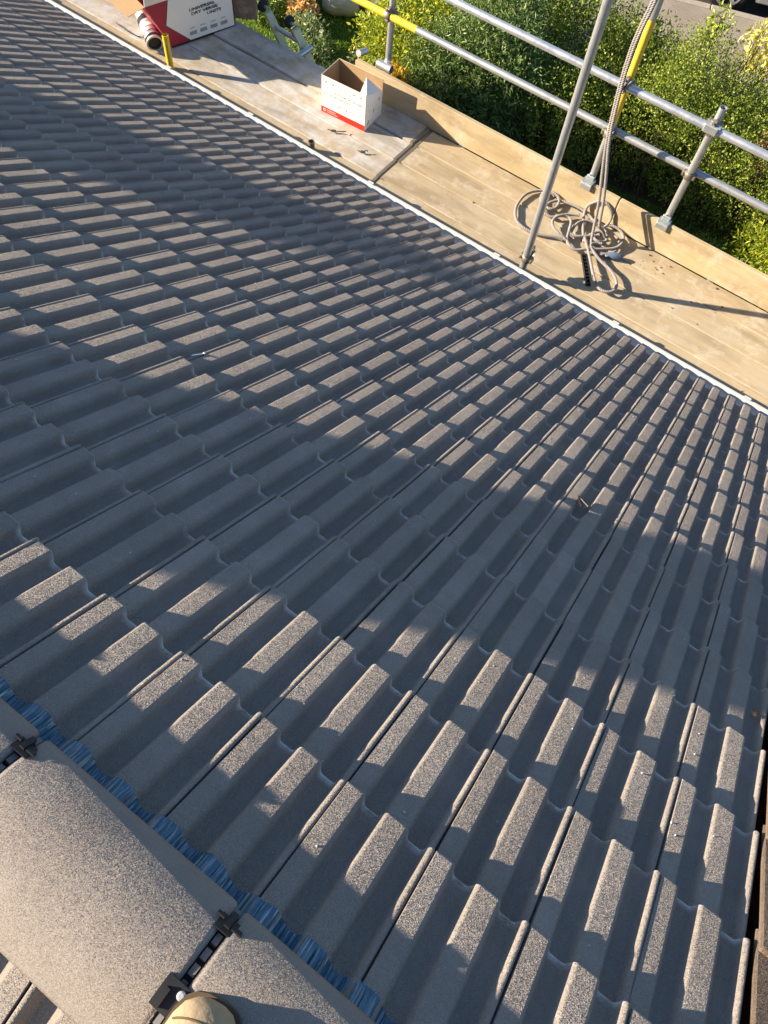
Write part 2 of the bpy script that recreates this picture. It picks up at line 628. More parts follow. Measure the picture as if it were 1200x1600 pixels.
def tile_mesh():
    n = len(PROF)
    vs, uv = [], []
    rows = [(-TL, 0.0, 0.0), (-.006, 0.0, .96), (-.0015, -.0012, .99), (0.0, -.0045, 1.0), (0.0, -TT, 1.0), (-TL, -TT, 0.0)]
    for (y, dz, fv) in rows:
        lift = STEP * (1 + y / TG)
        for (u, z) in PROF:
            vs.append((u * TW, y, z + dz + lift))
            uv.append((z / RH, fv if y > -.2 else 0.0))
    fs, sm = [], []
    for r in range(5):
        for k in range(n - 1):
            a, b = r * n + k, r * n + k + 1
            fs.append((a, b, b + n, a + n))
            sm.append(r < 3)
    fs.append(tuple(r * n for r in (0, 1, 2, 3, 4, 5)))
    fs.append(tuple(r * n + n - 1 for r in (5, 4, 3, 2, 1, 0)))
    sm += [False, False]
    me = bpy.data.meshes.new('roof_tile')
    me.from_pydata(vs, [], [tuple(reversed(f)) for f in fs])
    me.polygons.foreach_set('use_smooth', sm)
    ul = me.uv_layers.new(name='UVMap')
    for lp in me.loops:
        ul.data[lp.index].uv = uv[lp.vertex_index]
    me.update()
    acc = [Vector() for _ in vs]                     # area-weighted normals keep the flats flat
    for p in me.polygons:
        if p.use_smooth:
            for i in p.vertices:
                acc[i] += p.normal * p.area
    ln = [None] * len(me.loops)
    for p in me.polygons:
        for li in p.loop_indices:
            ln[li] = tuple(acc[me.loops[li].vertex_index].normalized()) if p.use_smooth else tuple(p.normal)
    me.normals_split_custom_set(ln)
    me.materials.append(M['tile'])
    return me, np.array(vs), np.array(uv)


tile_me, tile_v, tile_uv = tile_mesh()
house = empty('house', (0, 0, GROUND))
tag(house, 'house whose pitched roof has new dark brown-grey interlocking tiles, above the scaffold boards', 'house')
HB = Matrix.Translation((0, 0, -GROUND))        # parts are placed in world space under the house's base

FRONT = Matrix.Identity(4)
REAR = Matrix.Translation((0, 2 * RIDGE_Y, 0)) @ Matrix.Rotation(PI, 4, 'Z')
ROOF4 = Mrw.to_4x4()
SINK = Matrix.Translation((0, 0, -(STEP + RH)))
places = []
for side in (FRONT, REAR):
    for i in (range(-54, 3) if side is FRONT else range(-3, 54)):
        for k in range(0, 14):
            j = RNG.normal(0, 1, 4)
            loc = Matrix.Translation((i * TW + .0007 * j[0], k * TG + .0020 * j[1] + .005 * max(0, k - 8), .0008 * j[2])) @ Matrix.Rotation(.0022 * j[2], 4, 'Z') @ Matrix.Rotation(.0018 * j[3], 4, 'Y')
            m = side @ ROOF4 @ SINK @ loc
            c = m @ Vector((TW / 2, -TG / 2, RH))
            x, y, z = project(c)
            seen = z > .05 and -70 < x < 1270 and -70 < y < 1670
            places.append((1.0 / z ** 2 if seen else 0.0, m))
places.sort(key=lambda q: -q[0])
for s, m in places[:300]:
    o = bpy.data.objects.new('roof_tile', tile_me)
    COL.objects.link(o)
    o.parent = house
    o.matrix_local = HB @ m
rest = places[300:]
fq = [tuple(p.vertices) for p in tile_me.polygons if len(p.vertices) == 4]
f4 = np.array(fq)
nv = len(tile_v)
allv = np.empty((len(rest), nv, 3), dtype=np.float32)
for q, (s, m) in enumerate(rest):
    A = np.array(HB @ m)
    allv[q] = tile_v @ A[:3, :3].T + A[:3, 3]
faces = (f4[None] + (np.arange(len(rest)) * nv)[:, None, None]).reshape(-1, 4)
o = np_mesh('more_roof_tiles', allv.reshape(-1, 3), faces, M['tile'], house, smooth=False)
sm = np.tile(np.array([p.use_smooth for p in tile_me.polygons if len(p.vertices) == 4]), len(rest))
o.data.polygons.foreach_set('use_smooth', sm)
lnq = np.array([tuple(tile_me.corner_normals[li].vector) for p in tile_me.polygons if len(p.vertices) == 4 for li in p.loop_indices])
alln = np.concatenate([lnq @ np.array(HB @ m)[:3, :3].T for s_, m in rest])
o.data.normals_split_custom_set([tuple(q) for q in alln])
uvl = o.data.uv_layers.new(name='UVMap')
uvl.data.foreach_set('uv', np.tile(tile_uv, (len(rest), 1))[faces.ravel()].astype(np.float32).ravel())
o['kind'] = 'stuff'

# felt and battens under the tiles, both slopes
mb = MB()
for side in (FRONT, REAR):
    A = side @ ROOF4
    x0, x1 = (-54 * TW, 3 * TW) if side is FRONT else (-3 * TW, 54 * TW)
    q = [A @ Vector(p) for p in ((x0, -.43, -.050), (x1, -.43, -.050), (x1, 13.9 * TG - .55 * TG, -.050), (x0, 13.9 * TG - .55 * TG, -.050))]
    q2 = [A @ Vector((p[0], p[1], -.11)) for p in ((x0, -.43), (x1, -.43), (x1, 4.0), (x0, 4.0))]
    mb.add([HB @ p for p in q + q2], [(0, 1, 2, 3), (7, 6, 5, 4), (0, 4, 5, 1), (2, 6, 7, 3), (1, 5, 6, 2), (3, 7, 4, 0)])
mb.build('roof_underlay', M['felt'], house)

# walls with gables, fascia, gutter
mb = MB()
x0, x1 = -54 * TW + .05, 3 * TW - .05
yf, yr = 3.06, 2 * RIDGE_Y - 3.06
ze = -2.10
za = ze + (yf - RIDGE_Y) * math.tan(PITCH) - .02
vs = []
for x in (x0, x1):
    vs += [(x, yr, 0), (x, yf, 0), (x, yf, ze - GROUND), (x, RIDGE_Y, za - GROUND), (x, yr, ze - GROUND)]
mb.add(vs, [(0, 4, 3, 2, 1), (5, 6, 7, 8, 9), (1, 2, 7, 6), (0, 5, 9, 4)])
mb.build('wall', M['render_wall'], house)
mb = MB()
mb.box(((x0 + x1) / 2, 3.265, -2.16 - GROUND), (x1 - x0 + .1, .025, .16))
mb.box(((x0 + x1) / 2, 3.16, -2.235 - GROUND), (x1 - x0 + .1, .20, .012))
mb.build('fascia', M['upvc'], house)

GY, GZ, GR = 3.414, -2.126, .050
g_x0, g_x1 = -11.0, .66
mb = MB()
arc = []
for k in range(13):
    a = PI + PI * k / 12
    arc.append((GY + GR * math.cos(a), GZ + GR * math.sin(a)))
inn = [(GY + (p[0] - GY) * .95, GZ + (p[1] - GZ) * .95) for p in reversed(arc)]
poly = arc + [(GY + GR + .003, GZ), (GY + GR + .003, GZ + .005), (GY + GR - .004, GZ + .005)] + inn
poly = [(p[0], p[1] - GROUND) for p in poly]
n = len(poly)
vs = [(x, p[0], p[1]) for x in (g_x0, g_x1) for p in poly]
mb.add(vs, [(k, (k + 1) % n, n + (k + 1) % n, n + k) for k in range(n)], False)
gut = mb.build('gutter', M['upvc'], house)
for x in (-6.1, -4.42, -3.63, -2.555, -1.52, -.62, .30):
    mb = MB()
    ring = [(GY + (GR + .005) * math.cos(PI + PI * k / 10), GZ + (GR + .005) * math.sin(PI + PI * k / 10)) for k in range(11)]
    pl = [(p[0], p[1] - GROUND) for p in ring] + [(GY + GR + .008, GZ + .014 - GROUND), (GY + GR - .012, GZ + .014 - GROUND)] + \
         [(GY + (p[0] - GY) * .90, GZ + (p[1] - GZ) * .90 - GROUND) for p in reversed(ring)]
    mb.prism(pl, x - .022, x + .022, 0)
    mb.build('gutter_bracket', M['upvc'], gut)

# blue pleated ridge roll that drapes into the troughs
def profile_h(u):
    w = (u / TW) % 1.0
    P = [(0, .2 * RH)] + [p for p in PROF if p[0] > .002] + [(1.0, .2 * RH)]
    for a, b in zip(P[:-1], P[1:]):
        if a[0] <= w <= b[0]:
            return a[1] + (b[1] - a[1]) * (w - a[0]) / max(1e-6, b[0] - a[0])
    return .0


for side in (FRONT, REAR):
    us = np.arange(-1.9, .62, .0032) if side is FRONT else np.arange(-.62, 1.9, .0032)
    nvv = 9
    sm_h = np.array([profile_h(u) for u in us])
    kern = np.ones(7) / 7
    sm_h = np.convolve(np.pad(sm_h, 3, mode='edge'), kern, mode='valid')
    wob = np.interp(us, np.linspace(us[0], us[-1], 60), RNG.normal(0, 1, 60))
    ple = np.where(np.arange(len(us)) % 2 == 0, 1.0, -1.0) * (.0004 + .0015 * RNG.random(len(us)) ** 2)
    V = []
    for a, u in enumerate(us):
        for b in range(nvv):
            f = b / (nvv - 1)
            v = -.400 + f * ((.131 if side is FRONT else .075) + .0030 * wob[a] + .0005 * ple[a] / .0015)
            crest = .030 * max(0.0, 1 - f / .55)
            base = sm_h[a] + STEP * (1 + v / TG) - (STEP + RH)
            h = base + .0045 + crest + ple[a] * (1 if f < .95 else .4)
            p = HB @ side @ ROOF4 @ Vector((u + .0008 * math.sin(a * 1.7), v, h))
            V.append(tuple(p))
    F = np.array([(a * nvv + b, a * nvv + b + 1, (a + 1) * nvv + b + 1, (a + 1) * nvv + b) for a in range(len(us) - 1) for b in range(nvv - 1)])
    np_mesh('ridge_roll', np.array(V), F[:, ::-1], M['blue'], house)

# ridge tiles, their unions and clips
RR, RA = .1645, math.radians(50)
RZ = .172 - RR * math.cos(RA)
RLEN = .413
RPITCH = .4285


def ridge_mesh():
    mb = MB()
    n = 26
    xs = [0.0, .004, .010, RLEN - .010, RLEN - .004, RLEN]
    dr = [-.005, -.001, 0, 0, -.001, -.005]
    vs = []
    for x, d in zip(xs, dr):
        for k in range(n + 1):
            a = -RA + 2 * RA * k / n
            vs.append((x, (RR + d) * math.sin(a), (RR + d) * math.cos(a)))
    w = n + 1
    fs = [(r * w + k, (r + 1) * w + k, (r + 1) * w + k + 1, r * w + k + 1) for r in range(5) for k in range(n)]
    mb.add(vs, fs, True)
    vi = []
    for x in (0.0, RLEN):
        for k in range(n + 1):
            a = -RA + 2 * RA * k / n
            vi.append((x, (RR - .017) * math.sin(a), (RR - .017) * math.cos(a)))
    mb.add(vi, [(k, k + 1, w + k + 1, w + k) for k in range(n)], True)
    ends = []
    b = len(mb.v)
    outer0 = list(range(0, w))
    outer1 = list(range(5 * w, 6 * w))
    in0 = [6 * w + k for k in range(w)]
    in1 = [7 * w + k for k in range(w)]
    for k in range(n):
        mb.f.append((outer0[k + 1], outer0[k], in0[k], in0[k + 1]))
        mb.f.append((outer1[k], outer1[k + 1], in1[k + 1], in1[k]))
        mb.s += [False, False]
    for e, e2 in ((0, 1), (n, -1)):
        col = [r * w + e for r in range(6)]
        mb.f.append(tuple(col + [in1[e], in0[e]]) if e else tuple(reversed(col + [in1[e], in0[e]])))
        mb.s.append(False)
    me = mb.mesh('ridge_tile')
    me.materials.append(M['ridge'])
    return me


ridge_me = ridge_mesh()


def arc_band(mb, x0, x1, r0, r1, a0, a1, n=10):
    """slab that follows the ridge between two angles (0 = crown, + = front)"""
    vs = []
    for x in (x0, x1):
        for r in (r0, r1):
            for k in range(n + 1):
                a = a0 + (a1 - a0) * k / n
                vs.append((x, r * math.sin(a), r * math.cos(a)))
    w = n + 1
    fs = []
    for k in range(n):
        fs += [(2 * w + k, 2 * w + k + 1, 3 * w + k + 1, 3 * w + k), (k + 1, k, w + k, w + k + 1),
               (w + k, 3 * w + k, 3 * w + k + 1, w + k + 1), (k, k + 1, 2 * w + k + 1, 2 * w + k)]
    fs += [(0, 2 * w, 3 * w, w), (n, w + n, 3 * w + n, 2 * w + n)]
    mb.add(vs, fs)


x_first = -.206                                     # left end of the ridge tile under the boot
for k in range(-24, 2):
    xl = x_first + k * RPITCH
    o = bpy.data.objects.new('ridge_tile', ridge_me)
    COL.objects.link(o)
    o.parent = house
    tilt = RNG.normal(0, .0025, 2)
    o.location = (xl, RIDGE_Y, RZ - GROUND + .002 * RNG.normal())
    o.rotation_euler = (0, tilt[0], tilt[1])
    if k == 1:
        o.scale = (.92, 1, 1)
    # union under the gap on the left of this tile
    gx = xl - (RPITCH - RLEN) / 2
    mb = MB()
    arc_band(mb, gx - .028, gx + .028, RR - .034, RR - .0185, -RA * .98, RA * .98, 18)
    un = mb.build('ridge_union', M['black'], house, (0, RIDGE_Y, RZ - GROUND))
    if -4 <= k <= 1:
        for q in range(-5, 6):
            mb = MB()
            a = q * .155 + .03
            arc_band(mb, gx - .005, gx + .005, RR - .0184, RR - .006, a - .052, a + .052, 3)
            mb.build('union_pad', M['grey_pad'], un)
        # side clips with upstand
        for sgn in (1, -1):
            mb = MB()
            a = sgn * .62
            arc_band(mb, gx - .017, gx + .017, RR + .0005, RR + .0035, a - .075, a + .075, 4)
            arc_band(mb, gx - .005, gx + .005, RR - .02, RR + .009, a - .03, a + .12, 4)
            arc_band(mb, gx - .024, gx - .010, RR + .0036, RR + .009, a + .015, a + .045, 2)
            arc_band(mb, gx + .008, gx + .025, RR + .0036, RR + .008, a - .02, a + .02, 2)
            mb.build('ridge_clip', M['black'], un)
        mb = MB()
        arc_band(mb, gx - .024, gx + .018, RR + .0005, RR + .007, -.20, .06, 5)
        arc_band(mb, gx - .016, gx - .009, RR + .0071, RR + .014, -.18, -.02, 4)
        cl = mb.build('crown_clip', M['black'], un)
        mb = MB()
        a = -.01
        c = Vector((gx + .008, (RR + .010) * math.sin(a), (RR + .010) * math.cos(a)))
        mb.tube([c - Vector((0, 0, .004)), c + Vector((0, 0, .001)), c + Vector((0, 0, .003))], [.0065, .0065, .004], 12)
        mb.build('screw_head', M['screw'], un)

# chimneys on the far slope (they throw the two broad shadows over the tiles)
def chimney(cx, cy, sx, sy, ztop, pots, flue=None):
    mb = MB()
    zb = -1.9
    mb.box((cx, cy, (ztop + zb) / 2 - GROUND), (sx, sy, ztop - zb))
    mb.box((cx, cy, ztop - .10 - GROUND), (sx + .03, sy + .03, .075))
    if flue:
        mb.box((cx + flue[0], cy + flue[1], ztop - GROUND + flue[4] / 2 - .01), (flue[2], flue[3], flue[4]))
    ch = mb.build('chimney', M['render_wall'], house)
    for px, py, r, h in pots:
        mb = MB()
        b = Vector((cx + px, cy + py, ztop - GROUND - .01))
        mb.tube([b, b + Vector((0, 0, h * .12)), b + Vector((0, 0, h * .2)), b + Vector((0, 0, h * .85)), b + Vector((0, 0, h * .88)), b + Vector((0, 0, h))],
                [r * 1.1, r * 1.1, r * .95, r * .88, r * 1.0, r * 1.0], 20, wall=.02)
        mb.build('chimney_pot', M['terracotta'], ch)


chimney(-4.70, -1.6, .58, .62, 1.49, [(.16, .0, .22, .36)])
chimney(-9.02, -1.6, 1.25, .62, 1.56, [(.35, 0, .15, .15)], (-.27, .13, .70, .25, .195))

# ------------------------------------------------------------------ the older roof next door (right edge) and an added house out of frame that shades the hedge
nb = empty('neighbouring_roof', (0.66, 0, GROUND))
tag(nb, 'older roof of rough reddish brown plain tiles beyond the dark gap at right', 'roof')
NB = Matrix.Translation((-.66, 0, -GROUND))
mb = MB()
mb.bbox((0, 0, 0), (.262, .36, .014), .004)
pt = mb.mesh('plain_tile')
pt.materials.append(M['old_tile'])
for side in (FRONT, REAR):
    for i in range(8):
        for k in range(-1, 14):
            x = .618 + .131 + i * .268
            if side is REAR:
                x = -x
            j = RNG.normal(0, 1, 3)
            m = side @ ROOF4 @ Matrix.Translation((x, k * .30 - .135 + .004 * j[0], -.002 + .001 * j[1])) @ Matrix.Rotation(-.045, 4, 'X') @ Matrix.Rotation(.008 * j[2], 4, 'Z')
            o = bpy.data.objects.new('plain_tile', pt)
            COL.objects.link(o)
            o.parent = nb
            o.matrix_local = NB @ m
mb = MB()
vs = []
for x in (.70, 2.9):
    vs += [(x, 2 * RIDGE_Y - 3.9, -2.5), (x, 3.2, -2.5), (x, 3.2, -2.02), (x, RIDGE_Y, .16), (x, 2 * RIDGE_Y - 3.2, -2.02)]
vs = [(x - .66, y, z - GROUND) for x, y, z in vs]
for q in (0, 1, 5, 6):
    vs[q] = (vs[q][0], vs[q][1] * .93, 0.0)
mb.add(vs, [(0, 4, 3, 2, 1), (5, 6, 7, 8, 9), (1, 2, 7, 6), (0, 5, 9, 4), (2, 3, 8, 7), (3, 4, 9, 8)])
mb.build('wall', M['render_wall'], nb)

far = empty('added_shade_house', (-19.5, -4.7, GROUND))  # unseen house, placed and shaped to cast shade on the hedge face
tag(far, 'unseen brick house added out of frame to shade the lower hedge', 'house')
mb = MB()
mb.box((0, 0, 3.3), (6.4, 7.6, 6.6))
mb.prism([(6.6, -3.2), (8.6, 0), (6.6, 3.2)], -3.8, 3.8, 1)
mb.build('wall', M['render_wall'], far)
mb = MB()
mb.prism([(6.44, -3.5), (8.62, -.01), (8.76, -.01), (6.56, -3.6)], -3.95, 3.9, 1)
mb.prism([(6.44, 3.5), (8.62, .01), (8.76, .01), (6.56, 3.6)], -3.95, 3.9, 1)
mb.build('roof', M['old_tile'], far)

# ------------------------------------------------------------------ scaffold
scaf = empty('scaffold', (-2, 4.0, GROUND))
tag(scaf, 'scaffold of galvanised tubes, timber deck and toe board along the eaves', 'scaffold')
SB = Vector((2, -4.0, -GROUND))
T = .02415


def sc(mb, name, mat, label=None):
    o = mb.build(name, mat, scaf, SB)
    if label:
        o['label'] = label
    return o


def board(name, xa, xb, yc, zc, w, t, mat, yaw=0.0, tilt=0.0):
    mb = MB()
    mb.bbox((0, 0, 0), (xb - xa, w, t), .006)
    o = mb.build(name, mat, scaf, SB + Vector(((xa + xb) / 2, yc, zc)))
    o.rotation_euler = (tilt, 0, yaw)
    return o


BW = .2235
edges = [4.358 - q * (BW + .003) for q in range(5)]
ends_l = [-2.655, -2.648, -2.640, -2.634, -2.63]
for q, e in enumerate(edges):
    board('scaffold_board', ends_l[q] - 3.9, ends_l[q], e - BW / 2 + (.0 if q else .006), DECK - .019 + (.010 if q == 0 else RNG.normal(0, .0015)), BW, .038, M['boards_grey'] if q in (0, 1, 2) else M['boards'])
    board('scaffold_board', ends_l[q] + .014, ends_l[q] + 3.91, e - BW / 2 + .003, DECK - .019 + RNG.normal(0, .0015), BW, .038, M['boards'])
    mb = MB()
    for xe in (ends_l[q] - .012, ends_l[q] + .026):
        mb.box((xe, e - BW / 2 + .003, DECK - .019 + (.010 if q == 0 and xe < ends_l[q] else 0)), (.022, BW + .002, .0405))
    sc(mb, 'end_band', M['coupler'])
# the outermost board at the ladder gap
board('scaffold_board', -6.9, -3.46, 4.345 + .0 + BW / 2 - .11, DECK - .019 + .002, BW * .5, .038, M['boards_grey'])
board('toe_board', -3.37, -1.105, 4.379, DECK + .1125, .038, .225, M['toe'])
board('toe_board', -1.099, 2.4, 4.379, DECK + .1125, .038, .225, M['toe'])
# stop end by the ladder
o = board('stop_end', -.1, .1, 0, 0, .02, .9, M['ply'])
o.location = SB + Vector((-4.56, 4.47, DECK + .45))
o.rotation_euler = (0, 0, math.radians(38))


def pole(name, pts, mat, label=None, r=T):
    mb = MB()
    mb.tube(pts, r, 16, wall=.004)
    return sc(mb, name, mat, label)


def banded(pts, cuts, mats):
    """a tube painted in lengths: cuts are distances from the first point"""
    a, b = Vector(pts[0]), Vector(pts[1])
    L = (b - a).length
    d = (b - a) / L
    cs = [0] + cuts + [L]
    return [(a + d * s, a + d * e) for s, e in zip(cs[:-1], cs[1:])]


PA = (-1.340, 3.535)
PB = (-.765, 4.425)
PC = (-3.180, 4.5216)
PD = (-1.358, 4.425)
pole('standard', [(PA[0], PA[1], GROUND), (PA[0] - .012, PA[1], 1.6)], M['galv'])
pole('standard', [(PB[0], PB[1], GROUND), (PB[0], PB[1], -1.215)], M['galv'])
pole('standard', [(PC[0], PC[1], GROUND), (PC[0], PC[1], .4)], M['galv'])


def painted(name, a, b, cuts, mats, label):
    segs = banded([a, b], cuts, mats)
    main = pole(name, [a, b], mats[0], label)
    for (s, e), m in list(zip(segs, mats))[1:]:
        if m is not mats[0]:
            mb = MB()
            mb.tube([s, e], T + .0006, 16, cap=False)
            sc(mb, 'painted_band', m)
    return main


painted('standard', (PD[0], PD[1], GROUND), (PD[0] + .004, PD[1], 1.7), [GROUND * -1 - 1.60, GROUND * -1 - .95], [M['galv'], M['yellow'], M['galv']], 'standard with a yellow painted length beside the rope')
pole('guard_rail', [(-6.5, 4.377, -1.325), (3.2, 4.377, -1.325)], M['galv_new'], 'bright upper guard rail')
painted('guard_rail', (-6.5, 4.4733, -1.672), (3.2, 4.4733, -1.684), [.9, 3.57], [M['galv'], M['yellow'], M['galv']], 'lower guard rail with a yellow painted end')
# ledgers and transoms below the deck
pole('ledger', [(-6.8, 4.4, DECK - .12), (3, 4.4, DECK - .12)], M['galv'])
pole('ledger', [(-6.8, 3.585, DECK - .12), (3, 3.585, DECK - .12)], M['galv'])
for x in (-6.2, -5.1, -4.0, -2.9, -2.4, -1.5, -.3, .9):
    pole('transom', [(x, 3.40, DECK - .066), (x, 4.62, DECK - .066)], M['galv'])
# inner standards that stop just above the deck
mb = MB()
mb.tube([(-4.560, 3.60, GROUND), (-4.556, 3.60, -1.995)], T, 16, wall=.004)
sc(mb, 'standard', M['yellow'], 'short yellow painted standard end beside the gutter')
mb = MB()
mb.tube([(-3.180, 3.585, GROUND), (-3.172, 3.585, -2.175)], T, 16, wall=.004)
sc(mb, 'standard', M['coupler'], 'short open tube end standing just above the deck')


def coupler(c, d1, d2, off):
    """double coupler: two collars set back to back, with flap bolts"""
    c, d1, d2, off = Vector(c), Vector(d1).normalized(), Vector(d2).normalized(), Vector(off).normalized()
    mb = MB()
    for s, d in ((-1, d1), (1, d2)):
        p = c + off * s * .0245
        mb.tube([p - d * .024, p - d * .021, p + d * .021, p + d * .024], [T + .004, T + .0075, T + .0075, T + .004], 14, cap=False)
        side = d.cross(off).normalized()
        b = p + side * .040
        mb.tube([b - off * .026, b + off * .034], .0075, 8)
        mb.tube([b + off * .020, b + off * .031], .0125, 6)
        m3 = Matrix((side, d, off)).transposed()
        mb.bbox(p + side * .034 - off * .0, (.030, .034, .026), .004, m3)
        mb.bbox(p - side * .034, (.022, .030, .040), .004, m3)
    return sc(mb, 'coupler', M['coupler'])


X3, Y3, Z3 = Vector((1, 0, 0)), Vector((0, 1, 0)), Vector((0, 0, 1))
coupler((PB[0], 4.401, -1.325), X3, Z3, Y3)
coupler((PB[0], 4.449, -1.68), Z3, X3, Y3)
coupler((PD[0], 4.401, -1.325), X3, Z3, Y3)
coupler((PD[0], 4.449, -1.679), Z3, X3, Y3)
coupler((PC[0], 4.4975, -1.6755), X3, Z3, Y3)
coupler((PC[0], 4.449, -1.325), X3, Z3, Y3)
coupler((PA[0], 3.56, DECK + .165), Z3, X3, Y3)
# sleeve on the top coupler at the short standard
mb = MB()
mb.tube([(PB[0] - .05, 4.377, -1.325), (PB[0] + .05, 4.377, -1.325)], T + .0085, 16)
mb.bbox((PB[0], 4.345, -1.318), (.085, .012, .05), .004)
sc(mb, 'rail_sleeve', M['clip'])


def toe_clip(x):
    mb = MB()
    z = DECK + .225
    w = .082
    mb.bbox((x, 4.372, z + .006), (w, .07, .008), .003)
    mb.bbox((x, 4.344, z - .020), (w, .008, .038), .003)
    mb.bbox((x, 4.396, z + .022), (w * .7, .02, .03), .004)
    mb.bbox((x, 4.412, z - .006), (w, .008, .026), .003)
    mb.tube([(x - .012, 4.40, z + .012), (x - .012, 4.40, z + .045)], .007, 8)
    sc(mb, 'toe_board_clip', M['clip'])


toe_clip(PB[0])
toe_clip(PD[0])
mb = MB()
mb.tube([(PC[0] - .04, 4.445, DECK + .226), (PC[0] + .085, 4.445, DECK + .226)], .032, 16, wall=.006)
mb.bbox((PC[0] + .01, 4.485, DECK + .225), (.06, .05, .03), .004)
sc(mb, 'toe_board_clip', M['galv'])
mb = MB()
mb.tube([(PC[0] - .19, 4.50, DECK + .225), (PC[0] - .19, 4.40, DECK + .255)], T, 14)
sc(mb, 'tube_end', M['galv'])

# ------------------------------------------------------------------ rope hanging from the scaffold, with its heap on the boards
def smooth_path(pts, seg=.007, it=3):
    p = [Vector(q) for q in pts]
    for _ in range(it):
        q = [p[0]]
        for a, b in zip(p[:-1], p[1:]):
            q += [a * .75 + b * .25, a * .25 + b * .75]
        q.append(p[-1])
        p = q
    out, acc = [p[0]], 0.0
    for a, b in zip(p[:-1], p[1:]):
        L = (b - a).length
        while acc + seg <= L + 1e-9 and L > 0:
            acc += seg
            out.append(a + (b - a) * min(1.0, acc / L))
        acc -= L
    return out


def twisted(mb, path, R=.0106, pitch=.042, seg=.007):
    ref = Vector((.3, .2, .9))
    strands = [[], [], []]
    for i, p in enumerate(path):
        t = (path[min(i + 1, len(path) - 1)] - path[max(i - 1, 0)])
        t = t.normalized() if t.length > 0 else Vector((1, 0, 0))
        a = (ref - t * ref.dot(t)).normalized()
        ref = a
        b = t.cross(a)
        for s in range(3):
            w = 2 * PI * (i * seg / pitch + s / 3)
            strands[s].append(p + (a * math.cos(w) + b * math.sin(w)) * R * .52)
    for s in strands:
        mb.tube(s, R * .56, 6)


LOOPS = dict(
    outer=[(-1.549, 4.354), (-1.602, 4.367), (-1.648, 4.338), (-1.701, 4.273), (-1.722, 4.196), (-1.715, 4.095), (-1.683, 4.01), (-1.637, 3.953), (-1.578, 3.922), (-1.514, 3.916), (-1.43, 3.938), (-1.338, 3.99), (-1.277, 4.005)],
    coil=[(-1.498, 4.128), (-1.574, 4.189), (-1.624, 4.274), (-1.626, 4.346), (-1.578, 4.373), (-1.52, 4.351), (-1.481, 4.298), (-1.475, 4.226), (-1.508, 4.19), (-1.547, 4.212), (-1.537, 4.257), (-1.498, 4.327), (-1.433, 4.34), (-1.335, 4.354), (-1.233, 4.33), (-1.168, 4.275)],
    loop2=[(-1.51, 4.133), (-1.453, 4.126), (-1.413, 4.181), (-1.363, 4.217), (-1.323, 4.196), (-1.289, 4.102), (-1.263, 4.017), (-1.224, 3.971), (-1.166, 3.961), (-1.111, 4.014), (-1.023, 4.089), (-0.94, 4.173), (-0.939, 4.267), (-0.984, 4.337), (-1.051, 4.348), (-1.114, 4.321)],
    loop2b=[(-1.261, 4.006), (-1.333, 4.011), (-1.399, 4.049), (-1.431, 4.104), (-1.42, 4.161), (-1.368, 4.241), (-1.30, 4.27)],
    loop3=[(-1.156, 4.081), (-1.223, 4.186), (-1.29, 4.322), (-1.315, 4.414), (-1.3, 4.484), (-1.263, 4.531), (-1.211, 4.533), (-1.145, 4.476), (-1.11, 4.394), (-1.115, 4.306), (-1.144, 4.2), (-1.163, 4.156)],
    loop4=[(-1.253, 4.053), (-1.278, 4.112), (-1.285, 4.202), (-1.253, 4.271), (-1.183, 4.303), (-1.073, 4.26)],
    loop5=[(-1.10, 4.20), (-1.171, 4.123), (-1.229, 4.073), (-1.285, 4.079), (-1.31, 4.16)],
    tail=[(-1.171, 4.108), (-1.12, 4.046), (-1.053, 3.972), (-0.958, 3.837), (-0.873, 3.751), (-0.806, 3.749), (-0.768, 3.802), (-0.787, 3.88), (-0.864, 3.945), (-0.96, 3.981), (-1.033, 4.008), (-1.113, 4.065), (-1.082, 4.118), (-1.037, 4.13)],
    end=[(-1.096, 4.066), (-1.003, 4.067), (-0.95, 4.111), (-0.935, 4.178), (-0.962, 4.261), (-1.016, 4.282)],
    tangle=[(-1.16, 4.16), (-1.13, 4.24), (-1.06, 4.25), (-1.03, 4.18), (-1.09, 4.13), (-1.15, 4.19), (-1.11, 4.27)])
rope = MB()
for q, (nm, pts) in enumerate(LOOPS.items()):
    P3 = []
    for i, (x, y) in enumerate(pts):
        z = DECK + .011 + .006 * (q % 4) + .012 * abs(math.sin(i * 1.3 + q))
        lim = 4.345
        if y > lim:                                   # this bit of the loop stands up against the toe board
            z += (y - lim) * .80
            x += (y - lim) * .26
            y = lim
        P3.append((x, y, z))
    twisted(rope, smooth_path(P3))
HANG = [(-1.362, 4.372, -.30), (-1.366, 4.362, -.80), (-1.392, 4.34, -1.035), (-1.380, 4.325, -1.23), (-1.354, 4.30, -1.40), (-1.313, 4.26, -1.60), (-1.250, 4.22, -1.80), (-1.190, 4.19, -1.97), (-1.150, 4.15, -2.12), (-1.110, 4.09, DECK + .03), (-1.09, 4.08, DECK + .02)]
twisted(rope, smooth_path(HANG))
H2 = [(x + .016 + (.022 if -1.7 < z < -1.45 else 0) * 0 + .018 * (i > 5), y - .004, z) for i, (x, y, z) in enumerate(HANG[:-2])] + [(-1.10, 4.20, DECK + .09), (-1.06, 4.21, DECK + .03)]
twisted(rope, smooth_path(H2))
